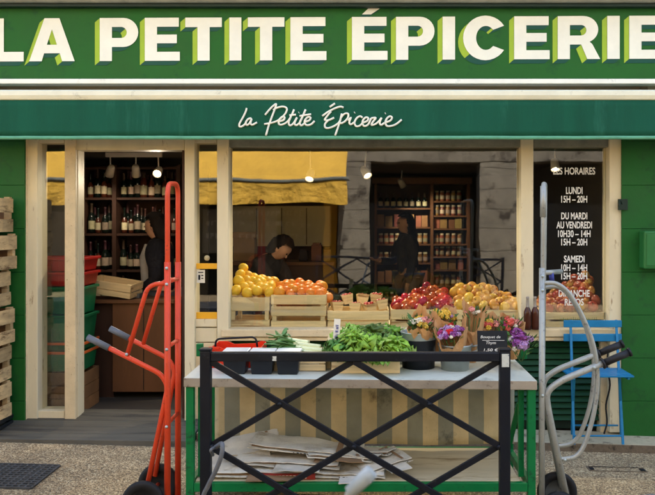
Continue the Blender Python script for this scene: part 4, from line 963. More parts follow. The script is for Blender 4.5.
# ---------------------------------------------------------------- barrier
BD = 3.71; BY = BD-D
br = thing('street_barrier', 'black steel pavement barrier with crossed diagonal bars before the table', 'barrier', (-.07, BY, 0))
xl, xm, xr = X(206, BD), X(354, BD), X(504.5, BD)
z1, z2, z3 = Z(361, BD), Z(446, BD), Z(531, BD)
for xx in (xl, xr):
    MB().box(xx-.026, xx+.026, BY-.026, BY+.026, zg(xx), Z(350.5, BD)).build('post', M['black_steel'], br, bevel=.004)
    MB().box(xx-.029, xx+.029, BY-.029, BY+.029, Z(350.5, BD)+.0005, Z(348, BD)).build('post_cap', M['black_steel'], br, bevel=.005)
MB().box(xl+.0265, xr-.0265, BY-.022, BY+.022, z1, Z(352, BD)).build('top_rail', M['black_steel'], br, bevel=.005)
MB().box(xl+.0265, xr-.0265, BY-.018, BY+.018, z3-.04, z3).build('bottom_rail', M['black_steel'], br, bevel=.004)
for (xa, xb) in ((xl+.024, xm), (xm, xr-.024)):
    for (za, zb_) in ((z1, z2), (z2, z3)):
        MB().bar((xa, BY-.0085, za), (xb, BY-.0085, zb_), .031, .015).build('diagonal_bar', M['black_steel'], br, bevel=.003)
        MB().bar((xb, BY+.0085, za), (xa, BY+.0085, zb_), .031, .015).build('diagonal_bar', M['black_steel'], br, bevel=.003)
for xx, zz_ in ((xm, z2), (xl+.03, z2), (xr-.03, z2), ((xl+xm)/2, (z1+z2)/2), ((xr+xm)/2, (z1+z2)/2)):
    MB().lathe([(0, 0), (.012, 0), (.010, .006), (0, .008)], (xx, BY-.0165, zz_), 10, M=Matrix.Rotation(R(90), 3, 'X')).build('bolt', M['black_steel'], br)
MB().box(xr-.018, xr+.018, BY-.0275, BY-.0262, Z(366, BD), Z(353, BD)).build('sticker', M['sticker'], br)
MB().box(X(273, BD), X(277, BD), BY-.0235, BY-.0222, Z(360, BD), Z(355.5, BD)).build('sticker', M['sticker'], br)
ck = MB().tube(spline([P(216, 447, 3.66), P(222, 444, 3.6), P(221.5, 455, 3.58), P(216, 470, 3.6), P(208, 486, 3.62), P(203, 500, 3.64), P(206, 530, 3.66)], 8), .0115, 10)
ck.tube(spline([P(216, 447, 3.66), P(211, 450, 3.60), P(213, 455, 3.66)], 5), .008, 8)
tag(ck.build('cable_lock', M['cable']), 'grey bicycle cable lock looped on the left barrier post', 'cable lock')

for i, xx in enumerate((-.25, 1.75)):
    copy_tree(br, (xx, -8.1, -.004), label=('black steel barrier across the street mirrored left of the shelving', 'black steel barrier across the street mirrored behind the apples')[i])
# ---------------------------------------------------------------- hand trucks
def wheel(par, c, r=.115, w=.035):
    rot = Matrix.Rotation(R(90), 3, 'X')
    o = MB().lathe([(r*.62, -w*.4), (r*.9, -w*.5), (r, -w*.25), (r, w*.25), (r*.9, w*.5), (r*.62, w*.4), (r*.62, -w*.4)], c, 32, M=rot).build('wheel', M['rubber'], par)
    MB().lathe([(0, -w*.35), (r*.16, -w*.35), (r*.2, -w*.15), (r*.6, -w*.2), (r*.615, -w*.35), (r*.615, w*.35), (r*.6, w*.2), (0, w*.2)], c, 28, M=rot).build('hub', M['wheel_hub'] if par.name.startswith('hand_truck.') else M['rubber'], o)
rtk = thing('hand_truck', 'tall red tubular hand truck standing left of the table', 'hand truck', (-1.095, 4.1-D, zg(-1.1)))
n_, f_ = 4.0, 4.24; RZ = .0135
top = rpath([P(167.5, 520, n_), P(167.5, 183.5, n_), P(178, 184, f_), P(178, 506, f_)], .075, 8)
MB().tube(top, RZ, 12).build('frame_tube', M['red_paint'], rtk)
for (px, d) in ((167.5, n_), (178, f_)): MB().tube([P(px, 262, d), P(px, 520-14*(d > 4.1), d)], RZ+.0035, 12).build('sleeve', M['red_paint'], rtk)
for py in (282, 347, 424): MB().tube([P(167.5, py, n_), P(178, 222+(py-222)*n_/f_, f_)], .011, 10).build('crossbar', M['red_paint'], rtk)
A = rpath([P(89, 338, n_), P(161, 374, n_), P(168, 386, n_), P(146, 492, n_)], .06, 8); MB().tube(A, RZ, 12).build('handle_tube', M['red_paint'], rtk)
B = rpath([P(111, 329, f_), P(169, 359, f_), P(175, 371, f_), P(155, 476, f_)], .06, 8); MB().tube(B, RZ, 12).build('handle_tube', M['red_paint'], rtk)
for pts in ([P(87.5, 337.2, n_), P(109, 348, n_)], [P(110, 328.4, f_), P(129, 338.2, f_)]): MB().tube(pts, RZ+.004, 12).build('grip', M['grip_grey'], rtk)
MB().tube(rpath([P(168, 283, n_), P(148, 285, n_), P(127, 356, n_)], .07, 8), .0125, 10).build('brace', M['red_paint'], rtk)
MB().tube(rpath([P(178, 279, f_), P(162, 281, f_), P(143, 345, f_)], .07, 8), .0125, 10).build('brace', M['red_paint'], rtk)
ax0, ax1 = P(143, 503, 3.97), P(157, 484, 4.26)
zx = zg(-1.2)+.115; wa = Vector((X(143, 3.97), 3.97-D, zx)); wb_ = Vector((X(158.5, 4.26), 4.26-D, zx))
wheel(rtk, wa); wheel(rtk, wb_); MB().tube([wa, wb_], .01, 8).build('axle', M['red_paint'], rtk)
x_ = X(167.5, n_); MB().box(x_, x_+.22, 3.98-D, 4.26-D, zg(x_)+.012, zg(x_)+.018).build('toe_plate', M['red_paint'], rtk)

def bolts(par, mat, pts):
    g = MB()
    for p in pts: g.lathe([(0, 0), (.009, 0), (.008, .006), (0, .007)], p, 8, M=Matrix.Rotation(R(90), 3, 'X'))
    for p in pts: MB().lathe([(0, 0), (.009, 0), (.008, .006), (0, .007)], p, 8, M=Matrix.Rotation(R(90), 3, 'X')).build('bolt', M[mat], par)
bolts(rtk, 'zinc', [P(167.5, py, 4.0)+Vector((0, -.0165, 0)) for py in (268, 284, 349, 426)]+[P(127.5, 354, 4.0)+Vector((0, -.013, 0))])
stk = thing('hand_truck', 'grey steel hand truck with black grips standing right of the table', 'hand truck', (.96, 4.15-D, zg(.96)))
n_, f_ = 4.03, 4.28
MB().tube(rpath([P(541.5, 530, n_), P(543.5, 184, n_), P(545, 184.5, f_), P(541, 512, f_)], .07, 8), RZ, 12).build('frame_tube', M['silver'], stk)
for (px, d) in ((541.6, n_), (541.5, f_)): MB().tube([P(px+.5, 268, d), P(px, 523-13*(d > 4.1), d)], RZ+.003, 12).build('sleeve', M['silver'], stk)
MB().tube([P(543.3, 186, n_), P(543, 217, n_)], RZ+.003, 12).build('top_sleeve', M['silver'], stk)
for py in (279, 395, 470): MB().tube([P(542, py, n_), P(542.5, 222+(py-222)*n_/f_, f_)], .011, 10).build('crossbar', M['silver'], stk)
MB().tube([P(542, 273, n_), P(561, 271.5, f_-.1)], .014, 10).build('stay', M['silver'], stk)
MB().tube(spline([P(542, 288, f_), P(558, 287, f_), P(570, 297, f_), P(583, 320, f_), P(592, 350, f_), P(594, 375, f_), P(590, 405, f_), P(581, 432, f_), P(572, 443, f_), P(560, 446, f_), P(552, 446, f_)], 6), .0125, 10).build('brace', M['silver'], stk)
MB().tube(spline([P(542, 283, n_), P(557, 284, n_), P(571, 296, n_), P(586, 324, n_), P(595, 352, n_), P(597.5, 380, n_), P(594, 412, n_), P(585, 443, n_), P(576, 456, n_), P(564, 459, n_), P(556, 459, n_)], 6), .0125, 10).build('brace', M['silver'], stk)
MB().tube(rpath([P(622, 344, f_), P(556, 370, f_), P(543, 380, f_), P(543.5, 396, f_), P(562, 487, f_)], .08, 8), .0165, 12).build('handle_tube', M['silver'], stk)
MB().tube(rpath([P(629, 352.5, n_), P(560, 381, n_), P(546, 392, n_), P(548, 408, n_), P(567, 500, n_)], .08, 8), .0175, 12).build('handle_tube', M['silver'], stk)
for a, b, d in ((623, 598, f_), (630.5, 603, n_)):
    y0_, y1_ = (343.6, 353.5) if d > 4.1 else (351.8, 363.4)
    MB().tube([P(a, y0_, d), P(b, y1_, d)], .0205, 12).tube([P(b+1, y1_-.4, d), P(b-1, y1_+.4, d)], .03, 12).tube([P(a, y0_, d), P(a-2, y0_+.8, d)], .025, 12).build('grip', M['grip'], stk)
bolts(stk, 'zinc', [P(541.8, py, 4.03)+Vector((0, -.0165, 0)) for py in (276, 290, 395)]+[P(593, 367, 4.03)+Vector((0, -.019, 0)), P(564, 459, 4.03)+Vector((0, -.019, 0))])
MB().tube([P(551, 272, 4.1), P(552, 281, 4.1)], .014, 8).build('strap', M['ink'], stk)
zx = zg(.98)+.115
wa = Vector((X(559, 3.98), 3.98-D, zx)); wb_ = Vector((X(557, 4.30), 4.30-D, zx)); wheel(stk, wa); wheel(stk, wb_); MB().tube([wa, wb_], .01, 8).build('axle', M['silver'], stk)
x_ = X(541, n_); MB().box(x_-.2, x_, 4.0-D, 4.28-D, zg(x_)+.012, zg(x_)+.018).build('toe_plate', M['silver'], stk)

# ---------------------------------------------------------------- blue chair
ch = thing('folding_chair', 'bright blue slatted folding chair in front of the green louvre', 'chair', (X(595, 5.5), 5.5-D, base(1.7)))
cb_, cf_ = 5.66, 5.44
zf_ = zg(1.7)+.066
def q3(px, d, z): return Vector((X(px, d), d-D, z))
zt_, zs_ = Z(320.5, cb_), Z(373, 5.5)
for s_x, (a, b) in enumerate(((570.5, 573), (616, 622))):
    MB().bar(q3(a, cb_, zt_+.005), q3(b+1, cf_, zf_), .018, .010).build('leg', M['blue_paint'], ch)
    MB().bar(q3(a+3.5, 5.40, zs_-.012), q3(b-1, 5.69, zf_), .018, .010).build('leg', M['blue_paint'], ch)
for t_, b_ in ((320, 327), (333.5, 341)):
    MB().box(X(563, cb_), X(621, cb_), cb_-D-.022, cb_-D-.008, Z(b_, cb_), Z(t_, cb_)).build('back_slat', M['blue_paint'], ch, bevel=.004)
for k in range(6):
    y = 5.36-D+k*.052; MB().box(X(567, 5.45)-.0, X(630, 5.45), y, y+.042, zs_-.006, zs_+.008).build('seat_slat', M['blue_paint'], ch, bevel=.003)
for a in (570, 624): MB().box(X(a, 5.45), X(a, 5.45)+.016, 5.37-D, 5.66-D, zs_-.022, zs_-.0065).build('seat_rail', M['blue_paint'], ch)
MB().tube([q3(573.5, cf_+.01, zf_+.06), q3(621.5, cf_+.01, zf_+.06)], .007, 8).build('stretcher', M['blue_paint'], ch)
MB().tube([q3(572, 5.66, zf_+.08), q3(618, 5.66, zf_+.08)], .007, 8).build('stretcher', M['blue_paint'], ch)
pc = MB().tube(spline([P(609, 345, 5.68), P(607, 365, 5.68), P(610, 385, 5.67), P(606, 405, 5.66), P(607, 422, 5.66), P(604, 434, 5.65)], 5), .007, 8)
tag(pc.build('black_cable', M['rubber']), 'thin black cable hanging down the worn panel behind the chair', 'cable')

# ---------------------------------------------------------------- ground details
gr = thing('floor_grate', 'dark iron cellar grate set in the pavement at lower left', 'grate', (-2.4, 4.6-D, zg(-2.4)))
y0, y1 = 4.42-D, 4.83-D; g = MB(); x0, x1 = -2.95, -2.02
def gz(x): return zg(x)+.002
for k in range(24):
    x = x0+k*(x1-x0)/23; g.box(x-.006, x+.006, y0, y1, gz(x), gz(x)+.010)
for k in range(12):
    y = y0+k*(y1-y0)/11; g.add([(x, yy, gz(x)+z) for x in (x0, x1) for yy, z in ((y-.006, 0), (y-.006, .0118), (y+.006, .0118), (y+.006, 0))], [(0, 1, 5, 4), (1, 2, 6, 5), (2, 3, 7, 6), (3, 0, 4, 7), (0, 3, 2, 1), (4, 5, 6, 7)])
g.build('bars', M['grate'], gr)
MB().add([(x, y, gz(x)+.001) for x in (x0, x1) for y in (y0, y1)], [(0, 2, 3, 1)]).build('pit_shade', M['rubber'], gr)  # flat dark sheet standing in for the shaded hollow below the bars
cv = thing('utility_cover', 'flush rectangular metal cover in the pavement below the chair', 'cover', (1.95, 5.1-D, zg(1.9)))
g = MB(); x0, x1, y0, y1 = X(588, 5.08), X(646, 5.08), 5.04-D, 5.13-D
for a, b, c, d in ((x0, x1, y0, y0+.006), (x0, x1, y1-.006, y1), (x0, x0+.008, y0+.0061, y1-.0061), (x1-.008, x1, y0+.0061, y1-.0061)):
    g.add([(x, y, zg(x)+z) for z in (0, .005) for (x, y) in ((a, c), (b, c), (b, d), (a, d))], [(4, 5, 6, 7), (0, 1, 5, 4), (1, 2, 6, 5), (2, 3, 7, 6), (3, 0, 4, 7)])
g.build('rim', M['ledge_face'], cv)
for a in (589, 640): MB().add([(x, y, zg(x)+.0045) for x, y in ((X(a, 5.08), y0+.02), (X(a+5, 5.08), y0+.02), (X(a+5, 5.08), y1-.02), (X(a, 5.08), y1-.02))], [(0, 1, 2, 3)]).build('lifting_slot', M['rubber'], cv)
# ---------------------------------------------------------------- inside the shop
# stacked plastic baskets behind the left pane
wc = crate(X(40, 6.1), X(88, 6.1), .22, .55, FZ, [(0, .10), (.105, .205), (.21, .315)], 'brown wooden box under the green baskets inside the doorway', 'crate_dark', post_w=.03)
def basket(name, label, x0, x1, y0, y1, z0, h, mat, rim, group):
    t = thing(name, label, 'basket', ((x0+x1)/2, (y0+y1)/2, z0), group); q = .02
    g = MB(); o_ = [(x0+q, y0+q), (x1-q, y0+q), (x1-q, y1-q), (x0+q, y1-q)]; p_ = [(x0, y0), (x1, y0), (x1, y1), (x0, y1)]
    g.add([(*c, z0) for c in o_]+[(*c, z0+h) for c in p_], [(0, 1, 2, 3), (0, 1, 5, 4), (1, 2, 6, 5), (2, 3, 7, 6), (3, 0, 4, 7)])
    o = g.build('body', M[mat], t, bevel=.01); o.modifiers.new('solid', 'SOLIDIFY').thickness = .004
    g = MB()
    for a, b, c, d in ((x0-.012, x1+.012, y0-.012, y0), (x0-.012, x1+.012, y1, y1+.012), (x0-.012, x0, y0+.0005, y1-.0005), (x1, x1+.012, y0+.0005, y1-.0005)): g.box(a, b, c, d, z0+h-.022, z0+h)
    g.build('rim', M[rim], t, bevel=.004)
    g = MB()
    for k in range(7):
        x = x0+.03+k*(x1-x0-.06)/6
        g.box(x-.004, x+.004, y0-.004+q*.4, y0+q*.5, z0+.02, z0+h-.03)
    g.build('ribs', M[mat], t); return t
zb_ = FZ+.32; xs0, xs1 = X(39, 6.1), X(86.5, 6.1)
for i, (h, rim, lab) in enumerate(((.17, 'orange_plastic', 'lowest green plastic basket with orange rim behind the left pane'), (.075, 'orange_plastic', 'second green plastic basket with orange rim behind the left pane'), (.22, 'green_plastic', 'third green plastic basket with green rim behind the left pane'), (.23, 'green_plastic', 'highest green plastic basket just below the red ones'))):
    basket('plastic_basket', lab, xs0, xs1, .22, .55, zb_, h-.003, 'green_plastic', rim, 'green baskets stacked in the doorway'); zb_ += h
for i, (h, lab) in enumerate(((.12, 'lower red plastic basket on top of the green baskets'), (.12, 'upper red plastic basket crowning the basket stack'))):
    basket('plastic_basket', lab, xs0-.01, xs1+.01, .21, .56, zb_, h-.003, 'red_crate', 'red_crate', 'red baskets stacked in the doorway'); zb_ += h
# wine shelves in the doorway
SH = 7.4
ws = thing('wine_rack', 'dark wooden wine shelving facing the open doorway', 'shelf', (X(130, SH), SH-D+.1, FZ))
ysh = SH-D
zsh = [Z(306, SH), Z(270, SH), Z(233.5, SH), Z(197.5, SH)]
for a, b in ((75, 83.5), (112, 116), (176, 180)): MB().box(X(a, SH), X(b, SH), ysh, ysh+.34, FZ, 2.22).build('upright', M['dark_wood'], ws)
for z in zsh+[2.20]:
    MB().box(X(83.7, SH), X(111.8, SH), ysh+.012, ysh+.33, z-.022, z).build('shelf_board', M['dark_wood'], ws); MB().box(X(116.2, SH), X(175.8, SH), ysh+.012, ysh+.33, z-.022, z).build('shelf_board', M['dark_wood'], ws)
MB().box(X(83.7, SH), X(175.8, SH), ysh+.335, ysh+.35, FZ, 2.2).build('back_panel', M['dark_wood'], ws)
MB().box(X(83.7, SH), X(175.8, SH), ysh+.015, ysh+.06, FZ, zsh[0]-.03).build('cabinet_front', M['dark_wood'], ws)
wine_b = bottle_mesh('wine_bottle', .030, .27, [M['bottle_brown'], M['label'], M['bottle_glass']], neck=.42)
squat = MB().lathe([(0, 0, 0), (.036, .003, 0), (.037, .03, 1), (.037, .12, 0), (.034, .17, 0), (.015, .20, 2), (.013, .235, 2), (.017, .236, 2), (.017, .26, 2), (0, .26, 2)], n=12).build('spirit_bottle', [M['bottle_brown'], M['label'], M['capsule']])
alt_used = {}
bt = None; rd = random.Random(9)
def put(proto_, loc, sc, label, group, cat, fixlab=True):
    o = proto_.copy(); COL.objects.link(o); o.location = loc; o.scale = sc; o.rotation_euler = (0, 0, rd.uniform(0, 6)); return tag(o, label, cat, group)
wine = bottle_mesh('wine_bottle', .031, .29, [M['bottle_glass'], M['label'], M['capsule']]); first = True
LB = ('wine bottle with pale label on the dark doorway shelves', 'wine_bottle')
for z in zsh:
    for (a, b) in ((85, 111), (118, 175)):
        x = X(a, SH)+.036
        while x < X(b, SH)-.026:
            for yy, pr in ((ysh+.07, 1.), (ysh+.19, .75)):
                if rd.random() > pr: continue
                s = rd.uniform(.85, 1.05); loc = (x+rd.uniform(-.006, .006), yy+rd.uniform(-.01, .01), z+.0005)
                if first: o = wine; first = False; o.location = loc; tag(o, LB[0], 'bottle', 'wine bottles in the doorway rack')
                elif rd.random() < .3: 
                    q = wine_b if not (z > 1.7 and a > 100) else squat
                    if q.name not in alt_used: alt_used[q.name] = 1; q.location = loc; tag(q, 'brown glass bottle with short label on the doorway shelves' if q is wine_b else 'squat spirit bottle with wide label on the top doorway shelf', 'bottle', 'brown bottles in the doorway rack' if q is wine_b else 'spirit bottles in the doorway rack')
                    else: put(q, loc, (s, s, s), q['label'], q['group'], 'bottle')
                else: put(wine, loc, (s*rd.choice((.95, 1, 1.05, 1.2)), s, s), LB[0], 'wine bottles in the doorway rack', 'bottle'); bpy.data.objects[-1].scale.y if False else None
            x += rd.uniform(.064, .074)
# back shelves seen through the window
BSH = 9.9; yb2 = BSH-D
bs = thing('grocery_shelf', 'oak grocery shelving at the back of the shop', 'shelf', (X(425, BSH), yb2+.2, FZ))
bays = ((377, 430.5, (208, 227, 244, 263, 283, 303)), (433.5, 467, (201, 215.5, 228.5, 244, 256.5, 270, 286, 303)))
for a, b in ((374.5, 377), (430.7, 433.3), (467.2, 470)): MB().box(X(a, BSH), X(b, BSH), yb2, yb2+.4, FZ, Z(184, BSH)).build('upright', M['oak_wood'], bs)
MB().box(X(372, BSH), X(472, BSH), yb2-.02, yb2+.4, Z(184, BSH)+.001, Z(177.5, BSH)).build('cornice', M['oak_wood'], bs, bevel=.004)
MB().box(X(377, BSH), X(467, BSH), yb2+.402, yb2+.42, FZ, Z(184, BSH)).build('back_panel', M['dark_wood'], bs)
jar = thing('jar', 'jar with light lid among rows on the oak shelving', 'jar', (0, 0, 0), 'jars on the back shelving')
MB().lathe([(0, 0), (.030, 0), (.032, .01), (.032, .075), (.025, .09), (.025, .094), (0, .094)], n=12).build('glass_body', M['jar'], jar)
MB().lathe([(.028, .0945), (.028, .112), (0, .112)], n=12).build('lid', M['label'], jar)
MB().lathe([(.0324, .022), (.0324, .062)], n=12).build('paper_label', M['label'], jar)
pck = MB().box(-.04, .04, -.03, .03, 0, .13).build('food_packet', M['pack'], bevel=.004); tag(pck, 'brown food packet among the rows on the oak shelving', 'packet', 'packets on the back shelving')
fj = fp = True
for a, b, ys in bays:
    for si, py in enumerate(ys):
        z = Z(py, BSH); MB().box(X(a, BSH)+.002, X(b, BSH)-.002, yb2+.01, yb2+.4, z-.02, z).build('shelf_board', M['oak_wood'], bs)
        x = X(a, BSH)+.05; top_row = (si == 0 and a < 400)
        gap = (z-Z(ys[si+1], BSH)) if si+1 < len(ys) else .2
        while x < X(b, BSH)-.04:
            y = yb2+.07+rd.uniform(0, .03); av = (Z(ys[si-1], BSH)-z-.03) if si else .26
            if top_row:
                o = put(wine, (x, y, z+.0005), (1, 1, .72), 'dark wine bottle on the top left of the oak shelving', 'dark bottles on the top back shelf', 'bottle'); x += .085; continue
            if (si+int(a)) % 3 != 0:
                k = min(1.25, av/.118)
                if fj: o = jar; fj = False; o.location = (x, y, z+.0005); o.scale = (1, 1, k)
                else: o = copy_tree(jar, (x, y, z+.0005), rz=rd.uniform(0, 6), sc=(1, 1, k))
                x += rd.uniform(.070, .082)
            else:
                k = min(1.3, av/.136)*rd.uniform(.85, 1); w = rd.uniform(.8, 1.25)
                if fp: o = pck; fp = False; o.location = (x, y, z+.0005); o.scale = (w, 1, k)
                else: o = put(pck, (x, y, z+.0005), (w, 1, k), 'brown food packet among the rows on the oak shelving', 'packets on the back shelving', 'packet'); o.rotation_euler = (0, 0, rd.uniform(-.1, .1))
                x += .083*w+.012
# counter and crate by the door
co = thing('shop_counter', 'brown wooden counter just inside the open doorway', 'counter', (X(130, 6.55), 6.6-D, FZ))
MB().box(X(84, 6.5), X(176, 6.5), 6.42-D, 6.78-D, Z(300, 6.42)-.03, Z(300, 6.42)).build('counter_top', M['oak_wood'], co, bevel=.004)
MB().box(X(114, 6.5), X(172, 6.5), 6.46-D, 6.75-D, FZ+.06, Z(300, 6.42)-.031).build('cabinet', M['oak_wood'], co, bevel=.004)
MB().box(X(143, 6.45), X(143.6, 6.45), 6.455-D, 6.459-D, FZ+.08, Z(308, 6.42)).build('door_gap', M['rubber'], co)
MB().box(X(86, 6.5), X(113, 6.5), 6.52-D, 6.55-D, FZ, Z(300, 6.42)-.032).build('side_board', M['dark_wood'], co)
dc = crate(-.20, .20, -.13, .13, 0, [(.0, .045), (.055, .12)], 'pale wooden crate lying tilted on the shop counter', 'crate_wood', post_w=.03)
dc.location = (X(108, 6.4), 6.56-D, Z(300, 6.42)+.045); dc.rotation_euler = (R(4), R(8), R(-6))
sc_ = MB().box(X(126, 6.55), X(139, 6.55), 6.56-D, 6.7-D, Z(300, 6.42)+.0005, Z(300, 6.42)+.04).box(X(129, 6.55), X(137, 6.55), 6.58-D, 6.68-D, Z(300, 6.42)+.0405, Z(300, 6.42)+.11)
tag(sc_.build('weighing_scale', M['grip_grey'], bevel=.004), 'small grey weighing scale on the counter beside the crate', 'scale')
# ceiling lights
def lamp(px, py, d, label, lit, tgt, en, group=None):
    c = P(px, py, d); t = thing('spot_lamp', label, 'lamp', c, group); v = (Vector(tgt)-c).normalized(); m = v.to_track_quat('Z', 'Y').to_matrix()
    MB().lathe([(0, -.07), (.026, -.07), (.034, -.05), (.042, .04), (.038, .04), (.034, .02), (0, .02)], c, 16, M=m).build('shade', M['lamp_white'], t)
    MB().tube([c-v*.03, Vector((c.x, c.y, CZ-.002))], .007, 6).build('stem', M['lamp_white'], t)
    if lit:
        MB().lathe([(0, .028), (.024, .028), (.024, .034), (0, .034)], c, 14, M=m).build('bulb', M['bulb'], t)
        l = bpy.data.lights.new('lamp_light', 'SPOT'); l.energy = en; l.color = (1, .84, .62); l.spot_size = R(96); l.spot_blend = .8; l.shadow_soft_size = .03
        o = bpy.data.objects.new('lamp_light', l); COL.objects.link(o); o.parent = t; o.location = v*.06; o.rotation_euler = (-v).to_track_quat('Z', 'Y').to_euler()
    return t
tr = MB().box(X(106, 6.93), X(162, 6.93), 6.91-D, 6.95-D, CZ-.045, CZ-.001); tag(tr.build('light_track', M['lamp_white'], bevel=.003), 'white ceiling light track over the wine shelves', 'light track')
lamp(110, 172, 6.93, 'left white spot lamp on the doorway ceiling track', True, (-2.9, 1.75, 1.3), 2.2, 'spot lamps on the doorway track')
lamp(136, 172, 6.93, 'middle white spot lamp on the doorway ceiling track', True, (-2.3, 1.75, 1.3), 2.2, 'spot lamps on the doorway track')
lamp(158, 172, 6.93, 'lit spot lamp at the right of the doorway track', True, (-1.95, -.2, 1.35), 9, 'spot lamps on the doorway track')
lamp(310, 176, 6.75, 'lit ceiling lamp behind the left half of the window', True, (-.75, .15, .9), 16)
lamp(366, 173, 6.8, 'lit ceiling lamp near the middle of the window', True, (.65, .15, .9), 22)
lamp(402, 184, 9.35, 'white ceiling lamp in front of the oak shelving', True, (.95, 4.15, 1.2), 9)  # dim lamp head; its light is added to brighten the shelving
lamp(555, 166, 6.6, 'lit ceiling lamp above the opening hours', True, (1.65, .15, .9), 8)
# pale wall units behind the bending person
cabn = thing('wall_cabinet', 'pale cabinet panels behind the person at the window', 'cabinet', (X(285, 9.2), 9.2-D, FZ))
MB().box(X(232, 9.2), X(330, 9.2), 9.2-D, 9.5-D, 1.35, Z(206, 9.2)).build('door_panel', M['upper_wall'], cabn, bevel=.004)
MB().box(X(232, 9.2), X(330, 9.2), 9.0-D, 9.5-D, FZ, 1.05).build('base_unit', M['dark_wood'], cabn, bevel=.004)
for a in (256, 281, 306): MB().box(X(a, 9.18), X(a+.8, 9.18), 9.195-D, 9.199-D, 1.37, Z(208, 9.2)).build('panel_gap', M['dark_wood'], cabn)
cbx = thing('carton', 'open brown carton standing on the counter behind the lemons', 'carton', (X(246, 7.9), 7.9-D, 1.25))
MB().box(X(235, 7.9), X(256, 7.9), 7.8-D, 8.0-D, Z(238, 7.9), Z(212, 7.9)).build('body', M['cardboard_in'], cbx, bevel=.003)
MB().box(X(233, 7.9), X(258, 7.9), 7.75-D, 7.79-D, Z(215, 7.9), Z(209, 7.9)).build('flap', M['cardboard_in'], cbx, bevel=.003)
rc = thing('counter', 'long dark counter with pale top behind the window display', 'counter', (X(280, 7.8), 7.9-D, FZ))
MB().box(X(228, 7.8), X(335, 7.8), 7.65-D, 8.1-D, Z(262, 7.65)-.035, Z(262, 7.65)).build('counter_top', M['oak_wood'], rc, bevel=.004)
MB().box(X(229, 7.8), X(334, 7.8), 7.7-D, 8.08-D, FZ, Z(262, 7.65)-.036).build('counter_body', M['dark_wood'], rc)
cbx.location.z = Z(262, 7.65)+.0005-(Z(238, 7.9)-1.25)
for i, (a, w, h, mt) in enumerate(((300, 8, 10, 'board_black'), (312, 10, 16, 'pack'), (324, 7, 12, 'jar'))):
    z = Z(262, 7.65); o = MB().box(X(a, 7.9), X(a+w, 7.9), 7.8-D, 7.95-D, z+.0005, z+h*.0107).box(X(a+1, 7.9), X(a+w-1, 7.9), 7.82-D, 7.93-D, z+h*.0107+.0005, z+h*.0107+.02).build('counter_box', M[mt], bevel=.005)
    tag(o, ('black card machine on the counter behind the oranges', 'brown tin box on the counter behind the oranges', 'amber tin on the right end of the counter')[i], 'box')

